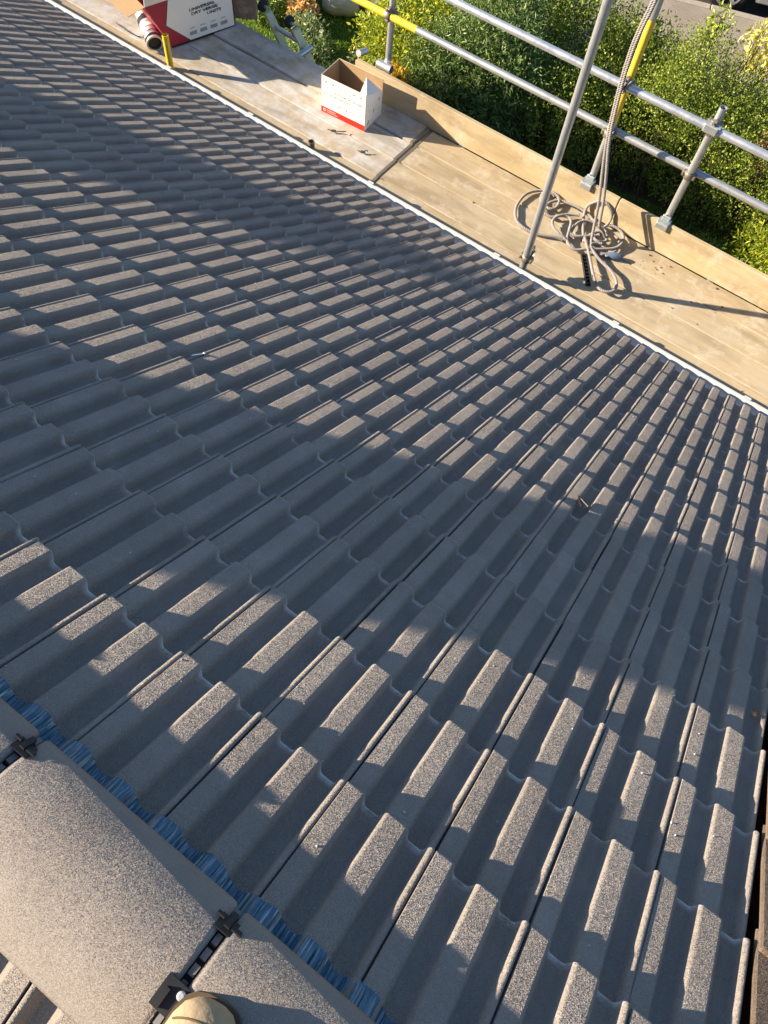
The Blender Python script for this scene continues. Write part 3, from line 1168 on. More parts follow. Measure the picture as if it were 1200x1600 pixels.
# lashing where the rope is hitched to the two rails
for cz, cy in ((-1.325, 4.377), (-1.678, 4.44)):
    for s in (-.012, .008):
        ring = [(-1.345 + s + .012 * math.sin(a), cy - .002 + .038 * math.cos(a), cz + .038 * math.sin(a)) for a in [2 * PI * k / 12 for k in range(13)]]
        twisted(rope, smooth_path(ring, .007, 2), .007)
rp = rope.build('rope', M['rope'])
tag(rp, 'grey twisted rope hanging down the yellow banded pole and heaped on the deck', 'rope')
mb = MB()
mb.tube([(-.985, 4.075, DECK + .022), (-.955, 4.085, DECK + .024), (-.925, 4.10, DECK + .024), (-.90, 4.112, DECK + .022), (-.875, 4.120, DECK + .02)], [.011, .022, .026, .027, .018], 12)
mb.build('rope_whipping', M['rope_end'], rp)
mb = MB()
twisted(mb, smooth_path([(-1.02, 4.05, DECK + .02), (-1.0, 4.04, DECK + .03), (-.985, 4.075, DECK + .03), (-.965, 4.05, DECK + .028), (-.95, 4.09, DECK + .03)]), .008)
mb.build('rope_knot', M['rope'], rp)

# black comb strip under the rope
cs = MB()
a, b = Vector((-1.108, 3.992, DECK)), Vector((-.936, 3.757, DECK))
d = (b - a).normalized()
s = Vector((-d.y, d.x, 0))
ctr = (a + b) / 2
m3 = Matrix((d, s, Vector((0, 0, 1)))).transposed()
L = (b - a).length
cs.bbox(ctr + Vector((0, 0, .004)), (L, .038, .006), .002, m3)
cs.bbox(ctr + s * -.017 + Vector((0, 0, .012)), (L, .004, .020), .001, m3)
for k in range(9):
    cs.bbox(ctr + d * (-L / 2 + .016 + k * (L - .032) / 8) + s * .006 + Vector((0, 0, .012)), (.012, .020, .012), .003, m3)
tag(cs.build('eaves_comb_strip', M['black']), 'black plastic comb strip lying under the rope loop on the deck', 'plastic strip')

# ------------------------------------------------------------------ white carton with the red band
def quad_slab(mb, q, n, t):
    """a panel: outline q (list of points), thickness t along -n"""
    q = [Vector(p) for p in q]
    n = Vector(n).normalized()
    k = len(q)
    vs = q + [p - n * t for p in q]
    nn = (q[1] - q[0]).cross(q[2] - q[0])
    fr = tuple(range(k))
    bk = tuple(range(2 * k - 1, k - 1, -1))
    sd = [(i, k + i, k + (i + 1) % k, (i + 1) % k) for i in range(k)]
    fs = [fr, bk] + sd
    if nn.dot(n) < 0:
        fs = [tuple(reversed(f)) for f in fs]
    mb.add(vs, fs)


def text_part(name, body, size, mat, parent, origin, ex, ey, align='LEFT', bold=0.0, lift=.0006, wide=1.0):
    c = bpy.data.curves.new(name, 'FONT')
    c.body = body
    c.size = size
    c.align_x = align
    c.offset = bold
    c.extrude = 0.0
    c.resolution_u = 2
    o = bpy.data.objects.new(name, c)
    c.materials.append(mat)
    COL.objects.link(o)
    ex, ey = Vector(ex).normalized(), Vector(ey).normalized()
    ez = ex.cross(ey)
    m = Matrix((ex, ey, ez)).transposed().to_4x4()
    m.translation = Vector(origin) + ez * lift
    me = bpy.data.meshes.new_from_object(o)
    me.name = name
    bpy.data.objects.remove(o)
    o = bpy.data.objects.new(name, me)
    COL.objects.link(o)
    o.parent = parent
    o.matrix_local = m @ Matrix.Diagonal((wide, 1, 1, 1))
    return o


def disc_ring(mb, o, ex, ey, r, w, n=16, lift=.0006):
    ez = Vector(ex).cross(Vector(ey)).normalized()
    vs = []
    for rr in (r, r - w):
        for k in range(n):
            a = 2 * PI * k / n
            vs.append(Vector(o) + Vector(ex) * rr * math.cos(a) + Vector(ey) * rr * math.sin(a) + ez * lift)
    mb.add(vs, [(k, (k + 1) % n, n + (k + 1) % n, n + k) for k in range(n)])


def flat(mb, o, ex, ey, pts, lift=.0006):
    ez = Vector(ex).cross(Vector(ey)).normalized()
    vs = [Vector(o) + Vector(ex) * p[0] + Vector(ey) * p[1] + ez * lift for p in pts]
    mb.add(vs, [tuple(range(len(pts)))])


bx = empty('open_carton', (-3.2, 4.12, DECK))
tag(bx, 'small open white carton with a red bottom band standing on the boards', 'carton')
BO = Vector((-3.2, 4.12, DECK))
zt = .285
bl, bf, br = Vector((-3.393, 3.980, DECK)), Vector((-3.006, 4.005, DECK)), Vector((-3.025, 4.242, DECK))
bk_ = bl + (br - bf)
lo = lambda p: p - BO
Z = Vector((0, 0, 1))
tk = .004
ex = (bf - bl).normalized()
ey2 = (br - bf).normalized()
nf = ex.cross(Z)                    # front normal (towards the roof)
mb = MB()
quad_slab(mb, [lo(bl), lo(bf), lo(bf) + Z * zt, lo(bl) + Z * zt], nf, .0015)
front = mb.build('front_panel', M['white_card'], bx)
mb = MB()
e = .0016
for A_, B_, nn in ((bl, bf, nf), (bk_, bl, -ex), (br, bk_, -nf)):
    quad_slab(mb, [lo(A_) - nn * e + Z * .002, lo(B_) - nn * e + Z * .002, lo(B_) - nn * e + Z * (zt - .0008), lo(A_) - nn * e + Z * (zt - .0008)], nn, tk)
quad_slab(mb, [lo(bl) + Z * .003, lo(bf) + Z * .003, lo(br) + Z * .003, lo(bk_) + Z * .003], Z, .002)
mb.build('inner_liner', M['kraft'], bx)
mb = MB()
quad_slab(mb, [lo(bk_), lo(bl), lo(bl) + Z * zt, lo(bk_) + Z * zt], -ex, .0015)
mb.build('left_panel', M['white_card'], bx)
mb = MB()
quad_slab(mb, [lo(br), lo(bk_), lo(bk_) + Z * zt, lo(br) + Z * zt], -nf, .0015)
mb.build('back_panel', M['white_card'], bx)
mb = MB()
zr = .200
quad_slab(mb, [lo(bf), lo(br), lo(br) + Z * zr, lo(bf) + Z * zt], ex, .003)
mb.build('right_panel', M['white_card'], bx)
# the flap of the right side leans into the carton
h0, h1 = lo(bf) + Z * zt - nf * .006, lo(br) + Z * zr + nf * .006
p1 = lo(Vector((-3.075, 3.99, 0))) + Z * (-BO.z * 0 + 0)
p1 = Vector((-3.060, 4.010, DECK + zt - .005)) - BO
p2 = Vector((-3.110, 4.150, DECK + zt + .018)) - BO
mb = MB()
quad_slab(mb, [h0, h1, p2, p1], ex, .003)
mb.build('inner_flap', M['white_card'], bx)
mb = MB()
flat(mb, lo(bl), ex, Z, [(.001, .001), (.3868, .001), (.3868, .048), (.001, .048)], .0005)
mb.build('red_band', M['red_print'], bx)
text_part('printed_text', 'FAST-FIX DRY RIDGE KIT', .0225, M['grey_ink'], bx, lo(bl) + ex * .012 + Z * .150, ex, Z, bold=.0003)
text_part('printed_text', 'UN ROOM HIPS REQUIRED', .0225, M['grey_ink'], bx, lo(bl) + ex * .110 + Z * .180, ex, Z, bold=.0003)
mb = MB()
flat(mb, lo(bl), ex, Z, [(.012, .138), (.20, .138), (.20, .1405), (.012, .1405)])
flat(mb, lo(bl), ex, Z, [(.19, .212), (.372, .212), (.372, .2142), (.19, .2142)])
for row, zc in ((0, .248), (1, .098)):
    for k in range(6):
        disc_ring(mb, lo(bl) + ex * (.040 + k * .0605) + Z * zc, ex, Z, .024, .0022)
mb.build('printed_lines', M['pale_ink'], bx)
mb = MB()
for row, zc in ((0, .248), (1, .098)):
    for k in range(6):
        o_ = lo(bl) + ex * (.040 + k * .0605) + Z * zc
        r = (k + row * 2) % 4
        if r == 0:
            flat(mb, o_, ex, Z, [(-.012, -.006), (-.002, -.010), (.013, -.002), (.010, .006), (-.004, .002)], .0008)
        elif r == 1:
            flat(mb, o_, ex, Z, [(-.014, .012), (-.004, -.004), (.004, -.014), (.009, .0), (.006, .012), (.0, -.001)], .0008)
        elif r == 2:
            flat(mb, o_, ex, Z, [(-.018, .010), (-.014, .014), (.018, -.008), (.016, -.014)], .0008)
        else:
            flat(mb, o_, ex, Z, [(-.012, .006), (-.008, .010), (.0, -.002), (.012, -.006), (.012, -.010), (-.002, -.007)], .0008)
mb.build('printed_icons', M['grey_ink'], bx)
mb = MB()
for (s0, z0, pts) in ((.05, .05, [(-.018, -.012), (.010, .012), (.016, .006), (-.010, -.018)]), (.12, .10, [(-.006, -.02), (.004, .004), (.010, .022), (-.004, .014)]),
                      (.19, .155, [(-.016, -.008), (.014, .004), (.014, .010), (-.002, .010)]), (.06, .13, [(-.006, -.010), (.004, .010), (.008, .006)]), (.185, .085, [(-.008, -.008), (.006, .006), (.008, .002)])):
    flat(mb, lo(bf) + ey2 * s0 + Z * z0, ey2, Z, pts, .0008)
mb.build('side_icons', M['ink'], bx)
mb = MB()
disc_ring(mb, lo(bl) + ex * .030 + Z * .025, ex, Z, .014, .010, lift=.0010)
mb.build('printed_emblem', M['pink_ink'], bx)
text_part('printed_text', 'FIXINGS', .020, M['pink_ink'], bx, lo(bl) + ex * .052 + Z * .019, ex, Z, lift=.0010) if False else None
mb = MB()
for z0, z1, xa in ((.028, .036, .13), (.014, .020, .15)):
    flat(mb, lo(bl), ex, Z, [(.052, z0), (xa, z0), (xa, z1), (.052, z1)], .0010)
mb.build('printed_strip', M['pink_ink'], bx)

# ------------------------------------------------------------------ big maroon and white carton
C1, C2 = Vector((-4.713, 3.787, DECK)), Vector((-4.545, 4.331, DECK))
cb = empty('large_carton', C1)
tag(cb, 'large maroon and white printed carton of dry verge units with open flaps', 'carton')
ce = (C2 - C1).normalized()
cn = Vector((ce.y, -ce.x, 0))                     # face normal, towards the viewer
CW = (C2 - C1).length
CH, CD = .375, .34
lean = math.radians(-6)
up = (Z * math.cos(lean) - cn * math.sin(lean)).normalized()
up = (up * math.cos(.07) - ce * math.sin(.07)).normalized()
base0 = Vector((0, 0, .006))
cz = ce.cross(up)
mb = MB()
pts = [Vector((0, 0, 0)), ce * CW, ce * CW - cn * CD, -cn * CD]
pts = [p + base0 for p in pts]
tops = [p + up * CH + (-ce * .155 if q in (0, 3) else Vector()) for q, p in enumerate(pts)]
mb.add(pts + tops, [(0, 3, 2, 1), (0, 1, 5, 4), (1, 2, 6, 5), (2, 3, 7, 6), (3, 0, 4, 7)])
mb.add([p * 1.0 - Vector((0, 0, .0)) for p in tops], [(0, 1, 2, 3)]) if False else None
mb.build('carton_body', M['maroon'], cb)
mb = MB()
P2 = lambda a, b: (a, b)
flat(mb, base0, ce, up, [P2(.165, .014), P2(CW - .008, .014), P2(CW - .008, .372), P2(.035, .372), P2(-.015, .19)], .0010)
mb.build('white_print', M['white_card'], cb)
mb = MB()
for a, b in (((.165, .014), (-.015, .19)), ((-.015, .19), (.035, .372))):
    d = (Vector(b) - Vector(a)).normalized()
    nrm = Vector((-d.y, d.x)) * .004
    q = [P2(*a), P2(*b)]
    flat(mb, base0, ce, up, [q[0], q[1], (q[1][0] + nrm.x, q[1][1] + nrm.y), (q[0][0] + nrm.x, q[0][1] + nrm.y)], .0014)
flat(mb, base0, ce, up, [(0, 0), (CW, 0), (CW, .012), (0, .012)], .0016)
flat(mb, base0, ce, up, [(CW - .006, 0), (CW, 0), (CW, CH), (CW - .006, CH)], .0016)
mb.build('printed_lines', M['ink'], cb)
tx = .93 * CW
text_part('printed_text', 'UNIVERSAL', .031, M['ink'], cb, base0 + ce * .189 + up * .237, ce, up, 'LEFT', .0009, .0014, 1.42)
text_part('printed_text', 'DRY VERGE', .031, M['ink'], cb, base0 + ce * .202 + up * .204, ce, up, 'LEFT', .0009, .0014, 1.42)
text_part('printed_text', 'UNITS', .031, M['ink'], cb, base0 + ce * .335 + up * .171, ce, up, 'LEFT', .0009, .0014, 1.42)
mb = MB()
for k in range(4):
    a = .165 + k * .092
    b = .050
    flat(mb, base0, ce, up, [P2(a, b), P2(a + .062, b), P2(a + .062, b + .030), P2(a, b + .030)], .0014)
mb.build('printed_icons', M['grey_ink'], cb)
mb = MB()
for k in range(4):
    a = .172 + k * .092
    flat(mb, base0, ce, up, [P2(a, .100), P2(a + .045, .100), P2(a + .045, .112), P2(a, .112)], .0014)
mb.build('printed_captions', M['pale_ink'], cb)
# open top flaps: white outside edge, kraft inside
mb = MB()
tl, tr = tops[0], tops[1]
quad_slab(mb, [tl, tr, tr + (up * .2 + cn * .06), tl + (up * .16 + cn * .05) - ce * .0], cn, .004)
mb.build('top_flap', M['white_card'], cb)
mb = MB()
q0, q1 = tops[3], tops[0]
quad_slab(mb, [q1, q0, q0 - ce * .17 - up * .03, q1 - ce * .14 - up * .03], up, .004)
mb.build('side_flap', M['kraft'], cb)

# ------------------------------------------------------------------ rolled silver membrane
tb = empty('membrane_roll', (-4.83, 3.73, DECK))
tag(tb, 'silver and black ringed roll lying beside the maroon carton, its dark end open', 'roll')
a, b = Vector((.06, -.06, .066)), Vector((-.30, .16, .12))
ax = (b - a).normalized()
mb = MB()
N = 26
pth, rad = [], []
for k in range(N + 1):
    pth.append(a + (b - a) * k / N)
    rad.append(.060 + .0025 * math.sin(k * 2.3) + (.004 if k in (0, 3, 7, 12) else 0))
mb.tube(pth, rad, 20, wall=.012)
body = mb.build('roll_body', M['alu'], tb)
mb = MB()
mb.tube([a + ax * .02, b], .045, 16)
mb.build('roll_core', M['black'], tb)
for s0, w, m in ((.028, .016, 'ink'), (.070, .010, 'ink'), (.125, .030, 'white_card'), (.205, .05, 'ink')):
    mb = MB()
    mb.tube([a + ax * s0, a + ax * (s0 + w)], .0655, 20, cap=False)
    mb.build('printed_ring', M[m], tb)
# strap / wire by the roll
mb = MB()
mb.tube(smooth_path([(-5.25, 3.72, DECK + .01), (-5.12, 3.68, DECK + .03), (-4.98, 3.70, DECK + .012), (-4.92, 3.78, DECK + .01), (-4.98, 3.86, DECK + .03)], .015), .0035, 6)
tag(mb.build('cable', M['black']), 'thin dark cable curling on the boards by the roll', 'cable')

# ------------------------------------------------------------------ ladder with wheels at the edge of the deck
ld = empty('ladder', (-4.43, 4.60, DECK + .05))
tag(ld, 'pale green fibreglass ladder with black wheels poking up past the deck edge', 'ladder')
dn = Vector((.58, -.0, -.78)).normalized()
acr = Vector((.285, -.0, -.02))
for s in (0, 1):
    o_ = acr * s
    mb = MB()
    side = acr.normalized()
    oth = dn.cross(side).normalized()
    m3 = Matrix((side, dn, oth)).transposed()
    mb.bbox(o_ + dn * 1.6, (.028, 3.2, .078), .004, m3)
    mb.build('stile', M['frp'], ld)
    wc = o_ - dn * .01 + side * (-.045 if s == 0 else -.055) + Vector((0, 0, .02))
    wheel = MB()
    wheel.tube([wc - side * .02, wc - side * .015, wc + side * .015, wc + side * .02], [.040, .046, .046, .040], 24)
    wo = wheel.build('wheel', M['rubber'], ld)
    hub = MB()
    hub.tube([wc - side * .024, wc + side * .055], .013, 12)
    hub.build('wheel_hub', M['alu'], wo)
    if s:
        mb = MB()
        mb.bbox(o_ + dn * .03 - side * .018, (.012, .06, .085), .003, m3)
        mb.build('end_cap', M['red_plastic'], ld)
for k in range(11):
    mb = MB()
    p = dn * (.11 + .28 * k)
    mb.tube([p - acr * .02, p + acr * 1.02], .018, 10)
    mb.build('rung', M['alu'], ld)

# ------------------------------------------------------------------ boot on the ridge
bt = empty('boot', (-.155, -.385, RZ + RR))
bt.scale = (1.06, 1.06, 1.06)
tag(bt, 'worn tan work boot whose rounded toe rests on the ridge', 'boot')
toe_dir = Vector((-.18, .98, 0)).normalized()
right = Vector((toe_dir.y, -toe_dir.x, 0))
toe_tip = Vector((-.004, .018, 0))
secs = [  # distance back from the tip, half width, height of top, sole height
    (.000, .012, .030, .016), (.004, .026, .042, .012), (.014, .038, .055, .010), (.030, .045, .064, .010), (.055, .049, .070, .010), (.085, .050, .078, .010), (.12, .046, .092, .010),
    (.155, .041, .112, .010), (.19, .038, .135, .010), (.22, .037, .165, .010), (.25, .037, .19, .010), (.275, .034, .20, .010), (.292, .026, .19, .012), (.30, .014, .15, .02)]
mb = MB()
n = 18
vs = []
for (s, w, h, z0) in secs:
    for k in range(n):
        a = 2 * PI * k / n
        cx, cz_ = math.cos(a), math.sin(a)
        p = 2.4
        rx = math.copysign(abs(cx) ** (2 / p), cx) * w
        rz = (h - z0) / 2 * math.copysign(abs(cz_) ** (2 / p), cz_) + (h + z0) / 2
        if cz_ > 0:
            rx *= 1 - .22 * cz_
        vs.append(toe_tip - toe_dir * s + right * rx + Z * rz)
fs = [(r * n + k, r * n + (k + 1) % n, (r + 1) * n + (k + 1) % n, (r + 1) * n + k) for r in range(len(secs) - 1) for k in range(n)]
fs += [tuple(reversed(range(n))), tuple(range((len(secs) - 1) * n, len(secs) * n))]
mb.add(vs, fs, True)
mb.build('upper', M['suede'], bt)
mb = MB()
pc = toe_tip - toe_dir * .245 + Z * .14
ring = []
vs = []
for j, (zz, rx, ry) in enumerate(((0, .040, .055), (.06, .041, .055), (.12, .044, .058), (.128, .040, .054), (.06, .035, .048))):
    for k in range(n):
        a = 2 * PI * k / n
        vs.append(pc + right * rx * math.cos(a) + toe_dir * ry * math.sin(a) + Z * zz)
mb.add(vs, [(r * n + k, r * n + (k + 1) % n, (r + 1) * n + (k + 1) % n, (r + 1) * n + k) for r in range(4) for k in range(n)], True)
mb.build('collar', M['suede'], bt)
mb = MB()
outl = [(s, w + .004) for s, w, h, z0 in secs]
poly = [toe_tip - toe_dir * (s - .003) + right * w for s, w in outl] + [toe_tip - toe_dir * (s - .003) - right * w for s, w in reversed(outl)]
k = len(poly)
mb.add([p + Z * .003 for p in poly] + [p + Z * .016 for p in poly], [tuple(range(k)), tuple(reversed(range(k, 2 * k)))] + [(i, k + i, k + (i + 1) % k, (i + 1) % k) for i in range(k)])
mb.build('sole', M['sole'], bt)


def seam(s0, bend, lift=.0015):
    pts = []
    for q in range(15):
        f = -1 + 2 * q / 14
        s = s0 + bend * f * f
        i = max(j for j in range(len(secs)) if secs[j][0] <= s)
        i = min(i, len(secs) - 2)
        t = (s - secs[i][0]) / (secs[i + 1][0] - secs[i][0])
        w = secs[i][1] + t * (secs[i + 1][1] - secs[i][1])
        h = secs[i][2] + t * (secs[i + 1][2] - secs[i][2])
        a = PI / 2 - f * 1.25
        cx, cz_ = math.cos(a), math.sin(a)
        z0 = .010
        rx = math.copysign(abs(cx) ** (2 / 2.4), cx) * w * (1 - .22 * cz_)
        rz = (h - z0) / 2 * abs(cz_) ** (2 / 2.4) + (h + z0) / 2
        pts.append(toe_tip - toe_dir * s + right * rx * 1.01 + Z * (rz + lift * .3))
    return pts


mb = MB()
mb.tube(seam(.022, .012), .0014, 6)
mb.build('toe_seam', M['stitch'], bt)
mb = MB()
for q in range(5):
    s = .115 + q * .026
    i = max(j for j in range(len(secs)) if secs[j][0] <= s)
    h = secs[i][2] + (s - secs[i][0]) / (secs[i + 1][0] - secs[i][0]) * (secs[i + 1][2] - secs[i][2])
    c = toe_tip - toe_dir * s + Z * (h + .003)
    mb.tube([c - right * .020 - Z * .003, c + Z * .002, c + right * .020 - Z * .003], .0025, 6)
mb.build('lace', M['stitch'], bt)

# ------------------------------------------------------------------ small things left on the roof and the boards
def roofspot(u, v, h=.0):
    return roof(u, v, h)


mb = MB()
mb.tube([roof(-1.437, .955, -.016), roof(-1.425, 1.003, -.013)], .0022, 8)
mb.tube([roof(-1.4255, 1.002, -.013), roof(-1.4245, 1.006, -.013)], .005, 10)
tag(mb.build('nail', M['screw']), 'bright clout nail lying in a trough of the tiles', 'nail')
mb = MB()
c = roof(-.150, 1.585, -.014)
for q, (du, dv, L_, W_) in enumerate(((0, 0, .055, .016), (.012, .010, .05, .014), (-.008, .018, .03, .012))):
    a_ = roof(-.150 + du, 1.585 + dv, -.010 + .004 * q)
    m3 = (Mrw @ Matrix.Rotation(.5 + .5 * q, 3, 'Z') @ Matrix.Rotation(.25 * q, 3, 'Y'))
    mb.bbox(a_, (W_, L_, .006), .002, m3)
mb.tube([roof(-.135, 1.56, -.010), roof(-.125, 1.545, .004)], .002, 6)
tag(mb.build('tile_clip', M['black']), 'black plastic tile clip dropped on the sunlit tiles', 'clip')
mb = MB()
for q in range(4):
    mb.bbox(roof(.570 + RNG.normal(0, .004), 1.045 + RNG.normal(0, .004), -.014 + .003 * q), (.012, .009, .007), .002, Matrix.Rotation(RNG.random() * 3, 3, 'Z'))
tag(mb.build('moss_lump', M['bark']), 'dark lump of moss in a trough near the right edge', 'moss')

mb = MB()
for q in range(420):
    u, v = RNG.uniform(-2.6, .6), RNG.uniform(-.28, 3.4)
    h = profile_h(u) + STEP * (1 + ((v % TG) - TG) / TG) - (STEP + RH)
    s = RNG.uniform(.0010, .0026)
    p = roof(u, v, h + s * .4)
    mb.box(p, (s * RNG.uniform(.8, 1.6), s * RNG.uniform(.8, 1.8), s), Matrix.Rotation(RNG.random() * 3, 3, 'Z') @ Matrix.Rotation(RNG.random() * 3, 3, 'X'))
tag(mb.build('mortar_crumbs', M['upvc']), 'tiny pale mortar crumbs scattered over the tiles', 'crumbs', kind='stuff')


def twig(name, pts, r, mat, label, cat):
    mb = MB()
    mb.tube(smooth_path(pts, .012, 2), r, 6)
    x, y, z = pts[1]
    mb.bbox((x, y, z + .004), (.035, .020, .006), .002, Matrix.Rotation(.6, 3, 'Z') @ Matrix.Rotation(.3, 3, 'X'))
    tag(mb.build(name, mat), label, cat)


twig('wood_offcut', [(-3.22, 3.84, DECK + .008), (-3.17, 3.845, DECK + .012), (-3.12, 3.875, DECK + .02), (-3.09, 3.91, DECK + .012)], .004, M['bark'], 'curled sliver of wood on the boards in front of the small carton', 'splinter')
twig('batten_sliver', [(-2.91, 3.80, DECK + .008), (-2.87, 3.805, DECK + .012), (-2.85, 3.835, DECK + .03), (-2.84, 3.82, DECK + .01)], .004, M['bark'], 'dark bent sliver standing on the boards beside the gutter', 'splinter')
mb = MB()
for q in range(26):
    x, y, r = RNG.uniform(-2.4, .3), RNG.uniform(3.6, 4.33), RNG.uniform(.002, .008)
    if q < 12:
        x, y = -.70 + RNG.normal(0, .13), 4.19 + RNG.normal(0, .06)
    mb.bbox((x, min(y, 4.34), DECK + r * .4), (r * 1.8, r * 1.2, r), r * .25, Matrix.Rotation(q * 1.1, 3, 'Z'))
tag(mb.build('mortar_bits', M['bark']), 'dark crumbs of dirt scattered on the boards', 'crumbs', kind='stuff')

# ------------------------------------------------------------------ vegetation
def leaves(name, pts, nrm, size, cols, mat, parent, narrow=.5, spread=.9, droop=0.0, fold=.0, bright=1.9):
    """one rhombic leaf per point; pts (n,3), nrm (n,3) outward; cols (k,3) palette"""
    n = len(pts)
    r = RNG.normal(0, 1, (n, 3))
    ax = nrm * .8 + r * spread + np.array([0, 0, .15 - droop])
    ax /= np.linalg.norm(ax, axis=1, keepdims=True)
    r2 = RNG.normal(0, 1, (n, 3))
    sd = np.cross(ax, r2)
    sd /= np.linalg.norm(sd, axis=1, keepdims=True) + 1e-9
    up_ = np.cross(sd, ax)
    s = size * RNG.uniform(.6, 1.35, n)[:, None]
    a = pts
    b = pts + ax * s
    mid = pts + ax * s * .45 - up_ * s * .10
    V = np.stack([a, mid + sd * s * narrow * .5 + up_ * s * fold, b, mid - sd * s * narrow * .5 + up_ * s * fold], 1)
    pick = RNG.integers(0, len(cols), n)
    c = np.array(cols)[pick] * RNG.uniform(.72, 1.25, (n, 1)) * bright
    T_ = np.repeat(c[:, None], 4, 1)
    F = np.arange(n * 4).reshape(n, 4)
    return np_mesh(name, V.reshape(-1, 3), F, mat, parent, T_.reshape(-1, 3))


def blob_points(n, blobs, lo_=.72, hi=1.06):
    """points through the outer part of a union of ellipsoids (cx,cy,cz,rx,ry,rz)"""
    B = np.array(blobs)
    vol = (B[:, 3] * B[:, 4] * B[:, 5]) ** (2 / 3)
    pick = RNG.choice(len(B), n, p=vol / vol.sum())
    d = RNG.normal(0, 1, (n, 3))
    d /= np.linalg.norm(d, axis=1, keepdims=True)
    lump = 1 + .16 * np.sin(d[:, 0] * 7 + pick) * np.sin(d[:, 1] * 8 + 2 * pick) + .10 * np.sin(d[:, 2] * 13 + d[:, 0] * 11)
    rad = RNG.uniform(lo_ ** 2, hi ** 2, n) ** .5 * lump
    p = B[pick, :3] + d * B[pick, 3:] * rad[:, None]
    nn = d / B[pick, 3:]
    nn /= np.linalg.norm(nn, axis=1, keepdims=True)
    ok = p[:, 2] > .02
    return p[ok], nn[ok]


def stems(name, parent, base, tips, r=.012, mat=None):
    mb = MB()
    for t in tips:
        b = Vector(base) + Vector((random.uniform(-.06, .06), random.uniform(-.06, .06), 0))
        t = Vector(t)
        m = b * .5 + t * .5 + Vector((random.uniform(-.08, .08), random.uniform(-.08, .08), .05))
        mb.tube([b, m, t], [r, r * .7, r * .3], 6)
    return mb.build(name, mat or M['bark'], parent)


# grass
def grass(name, poly_fn, n, box, h, cols, label=None, z=GROUND):
    x0, x1, y0, y1 = box
    p = np.stack([RNG.uniform(x0, x1, n), RNG.uniform(y0, y1, n), np.full(n, z + .003)], 1)
    p = p[poly_fn(p)]
    # tufts: denser and taller in patches
    f = .5 + .5 * np.sin(p[:, 0] * 3.1 + 1.3 * np.sin(p[:, 1] * 2.3)) * np.sin(p[:, 1] * 4.1 + p[:, 0])
    p = p[RNG.random(len(p)) < .45 + .55 * f]
    up_ = np.tile(np.array([[0, 0, 1.0]]), (len(p), 1))
    o = leaves(name, p, up_, h, cols, M['leaf_thin'], None, .18, .50, bright=2.2)
    tag(o, kind='stuff')
    return o


def on_lawn(p):
    return (p[:, 0] < -6.1 - .55 * np.clip(p[:, 1] - 7.4, 0, 9) * .6) & (p[:, 1] < 11.8)


def on_strip(p):
    return (p[:, 1] < 8.55 + .32 * np.clip(p[:, 0] + 1.9, 0, 3)) & (p[:, 0] > -4.8)


grass('lawn_grass', on_lawn, 90000, (-12, -6, 6.4, 11.8), .055, [(.11, .20, .018), (.15, .25, .025), (.085, .15, .015), (.21, .26, .04)])
grass('strip_grass', on_strip, 60000, (-4.8, 1.5, 6.6, 9.7), .065, [(.085, .12, .02), (.12, .16, .028), (.16, .15, .05), (.06, .09, .015)])

# the long hedge
hg = empty('hedge', (-2, 9.5, GROUND))
tag(hg, 'long clipped green hedge between the garden and the pavement', 'hedge')
blobs = []
for x in np.arange(-3.2, 6.0, .42):
    wob = RNG.normal(0, .07, 4)
    edge = .0 if x < .4 else .32 * (x - .4)
    yb = (8.62 + .32 * min(1, max(0, (x + 2.9) / .6))) + edge * .9
    for j, yy in enumerate((0.0, .48, .96, 1.40)):
        blobs.append((x + wob[0], yb + yy + wob[1], .56 + wob[2] * .6, .40, .42, .60 + wob[3]))
pts, nn = blob_points(300000, blobs, .76, 1.07)
keep = (pts[:, 1] < 10.75 + .3 * (pts[:, 0] + 2))
pts, nn = pts[keep], nn[keep]
cols = [(.055, .085, .010), (.095, .125, .014), (.125, .16, .018), (.165, .19, .026), (.08, .10, .016)]
leaves('foliage', pts, nn, .033, cols, M['leaf'], hg, .58, .9, 0, .03, 2.7).location = (2, -9.5, 0)
# twiggy inside so the hedge is not hollow
mb = MB()
for q in range(230):
    x = random.uniform(-3.3, 5.6)
    y = 8.55 + random.uniform(0, 1.15) + (.29 * (x - .4) if x > .4 else 0)
    p0 = Vector((x, y, 0))
    p1 = p0 + Vector((random.uniform(-.2, .2), random.uniform(-.2, .2), random.uniform(.6, 1.05)))
    mb.tube([p0, (p0 + p1) / 2 + Vector((random.uniform(-.06, .06), 0, 0)), p1], [.014, .010, .004], 5)
mb.build('stems', M['bark'], hg).location = (2, -9.5, 0)


def shrub(name, label, cat, x, y, blobs, n, size, cols, narrow=.55, droop=0.0, spread=.9, lo_=.55, mat='leaf', group=None):
    r = empty(name, (x, y, GROUND))
    tag(r, label, cat, group)
    p, nrm = blob_points(n, blobs, lo_, 1.08)
    leaves('foliage', p, nrm, size, cols, M[mat], r, narrow, spread, droop, .02)
    B = [b for b in blobs]
    stems('stems', r, (0, 0, 0), [(b[0] + random.uniform(-.2, .2) * b[3], b[1] + random.uniform(-.2, .2) * b[4], b[2] + .3 * b[5]) for b in B for _ in range(4)])
    return r


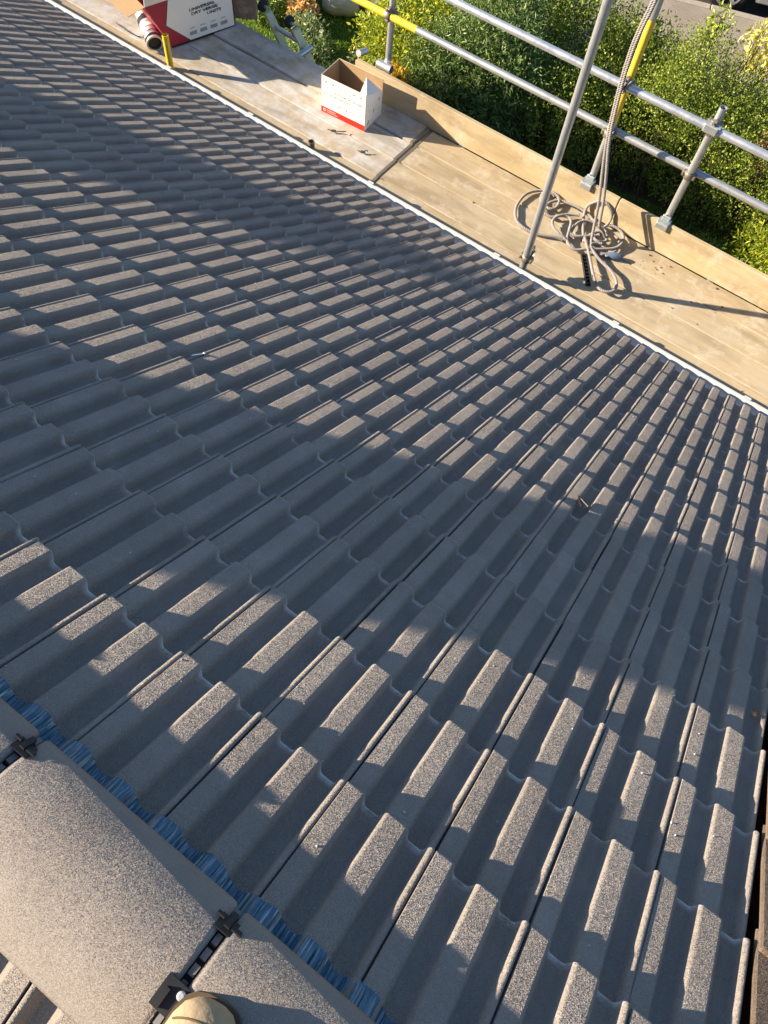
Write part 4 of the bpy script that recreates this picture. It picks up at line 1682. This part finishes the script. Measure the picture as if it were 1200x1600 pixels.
shrub('lime_shrub', 'bright lime yellow shrub with orange tips beside the path', 'shrub', -5.55, 8.35,
      [(0, 0, .55, .52, .50, .58), (.45, -.1, .55, .42, .42, .55), (-.15, .45, .50, .45, .45, .50), (.35, .45, .6, .45, .4, .6)], 15000, .062,
      [(.24, .28, .02), (.32, .34, .025), (.16, .22, .02), (.38, .36, .03), (.11, .17, .02)], .45)
shrub('orange_tips', 'orange and gold young leaves low on the lime shrub behind the toe board', 'plant', -5.15, 7.75,
      [(0, 0, .42, .26, .22, .30)], 1500, .055, [(.50, .24, .015), (.55, .30, .02), (.40, .30, .02)], .45)
shrub('willow_leaf_shrub', 'tall soft green shrub with narrow drooping leaves between lime shrub and hedge', 'shrub', -4.35, 8.35,
      [(0, 0, .75, .60, .55, .75), (-.45, -.25, .60, .42, .42, .60), (.45, .1, .75, .48, .5, .70), (0, .6, .85, .55, .5, .80), (.15, -.35, .45, .5, .4, .5)], 26000, .085,
      [(.075, .13, .03), (.11, .17, .045), (.15, .21, .06), (.055, .095, .025), (.19, .24, .09)], .24, .45)
shrub('back_shrub', 'dense mid green bush rising behind the narrow leaved shrub', 'shrub', -4.6, 10.0,
      [(0, 0, .65, .8, .7, .70), (.9, 0, .60, .7, .7, .66), (-.8, .1, .6, .7, .6, .65), (1.6, .2, .55, .6, .6, .60)], 32000, .05,
      [(.065, .11, .015), (.10, .15, .02), (.14, .19, .028), (.17, .20, .03)], .55)
shrub('golden_plant', 'yellow green feathery clump growing by the hedge end near the short standard', 'plant', .25, 8.35,
      [(0, 0, .40, .50, .42, .42), (.5, -.2, .45, .5, .45, .48), (-.35, .1, .30, .40, .35, .32), (.7, .4, .6, .5, .5, .62), (.2, .55, .55, .5, .4, .58)], 20000, .060,
      [(.26, .29, .02), (.19, .24, .02), (.32, .33, .03), (.12, .17, .02)], .28, 0, .8)
shrub('low_green_clump', 'low leafy green clump at the foot of the golden plant', 'plant', -.15, 7.85,
      [(0, 0, .18, .45, .35, .24), (.5, -.1, .2, .4, .35, .26), (-.45, .2, .14, .35, .3, .18)], 6500, .055,
      [(.12, .17, .025), (.17, .22, .03), (.09, .13, .02)], .4)
shrub('dry_sprig', 'pale dry yellow sprig sticking up over the hedge by the car', 'plant', -1.55, 10.35,
      [(0, 0, 1.45, .22, .15, .20), (.3, .05, 1.30, .20, .15, .18), (.1, 0, 1.15, .25, .15, .12)], 520, .075,
      [(.52, .48, .14), (.45, .42, .12), (.36, .34, .08)], .5, 0, 1.0, .2)
shrub('green_sprig', 'single light green shoot above the hedge in front of the car shadow', 'plant', -2.15, 10.55,
      [(0, 0, 1.32, .12, .10, .18), (-.08, 0, 1.15, .12, .10, .12)], 160, .075, [(.30, .34, .06), (.22, .27, .04)], .4, 0, .9, .2)
shrub('rose_bush', 'reddish pink flower heads among the hedge leaves at right', 'plant', -.75, 9.15,
      [(0, 0, 1.02, .13, .1, .12), (.22, .1, .92, .10, .1, .10), (.05, -.15, .80, .12, .1, .08)], 420, .048,
      [(.22, .08, .05), (.28, .15, .09), (.16, .16, .05), (.12, .15, .03)], .8, 0, 1.0, .2)
shrub('silver_shrub', 'grey green small leaved bush between the ladder and the plant pot', 'shrub', -6.78, 8.05,
      [(0, 0, .26, .26, .22, .28), (-.25, .1, .22, .22, .2, .24), (.22, -.2, .2, .22, .2, .24)], 2600, .06,
      [(.10, .15, .05), (.15, .20, .08), (.07, .11, .03), (.28, .31, .17)], .4)
shrub('leafy_clump', 'loose bright green leafy clump left of the plant pot', 'plant', -8.0, 8.45,
      [(0, 0, .28, .45, .4, .34), (-.5, .3, .28, .45, .4, .34), (.2, .45, .25, .35, .3, .28)], 6500, .075,
      [(.13, .21, .03), (.19, .27, .05), (.25, .30, .10)], .35)
shrub('small_leaf_plant', 'small yellow green plant on the lawn edge above the open carton', 'plant', -6.05, 7.25,
      [(0, 0, .26, .22, .18, .22), (.25, .0, .22, .2, .15, .2)], 420, .085, [(.34, .36, .04), (.24, .29, .03)], .6)

# pot, sack
pot = empty('flower_pot', (-7.28, 8.55, GROUND))
pot.scale = (1.15, 1.15, 1.0)
tag(pot, 'round terracotta pot of pale flowers on the lawn', 'plant pot')
mb = MB()
mb.tube([(0, 0, .0), (0, 0, .05), (0, 0, .24), (0, 0, .25), (0, 0, .29)], [.12, .125, .17, .185, .185], 24, wall=.02)
mb.build('pot', M['terracotta'], pot)
p, nrm = blob_points(900, [(-.03, -.02, .29, .15, .15, .10)], .5, 1.1)
leaves('flowers', p, nrm, .055, [(.62, .42, .20), (.70, .55, .35), (.55, .30, .10), (.25, .25, .06)], M['leaf'], pot, .8, 1.0)
mb = MB()
secs2 = [(-.26, .05), (-.22, .13), (-.10, .17), (.05, .18), (.18, .15), (.25, .10), (.28, .04)]
mb.tube([(s, .02 * math.sin(s * 20), .15 + .02 * math.cos(s * 14)) for s, r in secs2], [r for s, r in secs2], 16)
sk = mb.build('garden_sack', M['sack'])
sk.location = (-7.12, 9.18, GROUND)
sk.rotation_euler = (0, 0, .5)
tag(sk, 'cream coloured sack lying on the lawn near the top edge', 'sack')

# ------------------------------------------------------------------ silver car by the kerb
car = empty('parked_car', street(2.0, .98, GROUND), ang)
tag(car, 'silver parked car at the kerb beyond the hedge', 'car')
prof = [(-2.10, .42), (-2.12, .62), (-2.02, .80), (-1.45, .90), (-1.05, .96), (-.35, 1.38), (.10, 1.46), (.85, 1.44), (1.55, 1.20), (1.95, .98), (2.08, .84), (2.10, .45), (1.98, .30)]
under = [(1.78, .27), (1.72, .50), (1.55, .62), (1.32, .66), (1.10, .62), (.93, .50), (.88, .24), (-.92, .24), (-.97, .50), (-1.14, .62), (-1.36, .66), (-1.58, .62), (-1.75, .50), (-1.80, .27), (-1.98, .30)]
poly = prof + under
mb = MB()
vs, k = [], len(poly)
for (yy, inset) in ((-.86, .0), (-.80, .0), (.80, .0), (.86, .0)):
    for (x, z) in poly:
        hi = max(0.0, z - .92)
        y = yy * (1 - .30 * hi)
        sh = .985 if abs(yy) > .85 else 1.0
        vs.append((x * sh, y, z if z < .9 else .9 + (z - .9) * (1 if abs(yy) < .85 else .97)))
fs = [(r * k + i, (r + 1) * k + i, (r + 1) * k + (i + 1) % k, r * k + (i + 1) % k) for r in range(3) for i in range(k)]
fs += [tuple(range(k)), tuple(reversed(range(3 * k, 4 * k)))]
mb.add(vs, fs)
mb.build('body', M['car'], car)
mb = MB()
for sgn in (-1, 1):
    def gy(z):
        return sgn * (.865 * (1 - .30 * max(0, z - .92)))
    for q in ([(-.95, .98), (.10, .98), (.10, 1.38), (-.28, 1.33)], [(.17, .98), (1.25, 1.0), (.90, 1.36), (.17, 1.38)]):
        w = [(x, gy(z), z) for x, z in q]
        mb.add(w, [tuple(range(4)) if sgn < 0 else tuple(reversed(range(4)))])
mb.add([(-1.04, -.70, .985), (-1.04, .70, .985), (-.37, .62, 1.385), (-.37, -.62, 1.385)], [(3, 2, 1, 0)])
mb.v = [(x, y, z) for x, y, z in mb.v]
mb.build('window', M['glass'], car)
mb = MB()
for sgn in (-1, 1):
    mb.box((0, sgn * .862, .30), (1.75, .02, .09))
mb.build('sill', M['car'], car)
for sx in (-1.345, 1.325):
    for sgn in (-1, 1):
        mb = MB()
        c = Vector((sx, sgn * .76, .315))
        yv = Vector((0, 1, 0))
        mb.tube([c - yv * .10, c - yv * .085, c + yv * .085, c + yv * .10], [.285, .315, .315, .285], 32)
        wh = mb.build('wheel', M['rubber'], car)
        mb = MB()
        f = c + yv * sgn * .101
        mb.tube([f - yv * .02 * sgn, f + yv * .004 * sgn], .215, 28)
        mb.build('rim_well', M['black'], wh)
        mb = MB()
        f2 = f + yv * sgn * .007
        n_ = 28
        vs = []
        for rr in (.222, .190):
            for dy in (0, .012):
                for q in range(n_):
                    a = 2 * PI * q / n_
                    vs.append(f2 + Vector((rr * math.cos(a), dy * sgn, rr * math.sin(a))))
        for q in range(n_):
            q2 = (q + 1) % n_
            mb.add([vs[q], vs[q2], vs[n_ + q2], vs[n_ + q]], [(0, 1, 2, 3)])
            mb.add([vs[n_ + q], vs[n_ + q2], vs[3 * n_ + q2], vs[3 * n_ + q]], [(0, 1, 2, 3)])
        for q in range(5):
            a = 2 * PI * q / 5 + .3
            m3 = Matrix.Rotation(-a, 3, 'Y')
            mb.bbox(f2 + m3 @ Vector((.115, .006 * sgn, 0)), (.17, .014, .058), .004, m3)
        mb.tube([f2 - yv * .0 * sgn, f2 + yv * .016 * sgn], .05, 14)
        mb.build('rim', M['alu'], wh)
mb = MB()
for sgn in (-1, 1):
    mb.bbox((-2.03, sgn * .62, .70), (.10, .34, .13), .02)
mb.build('headlight', M['lamp'], car)
mb = MB()
mb.bbox((-1.98, 0, .40), (.28, 1.66, .16), .03)
mb.bbox((2.0, 0, .42), (.24, 1.66, .18), .03)
mb.build('bumper', M['car'], car)
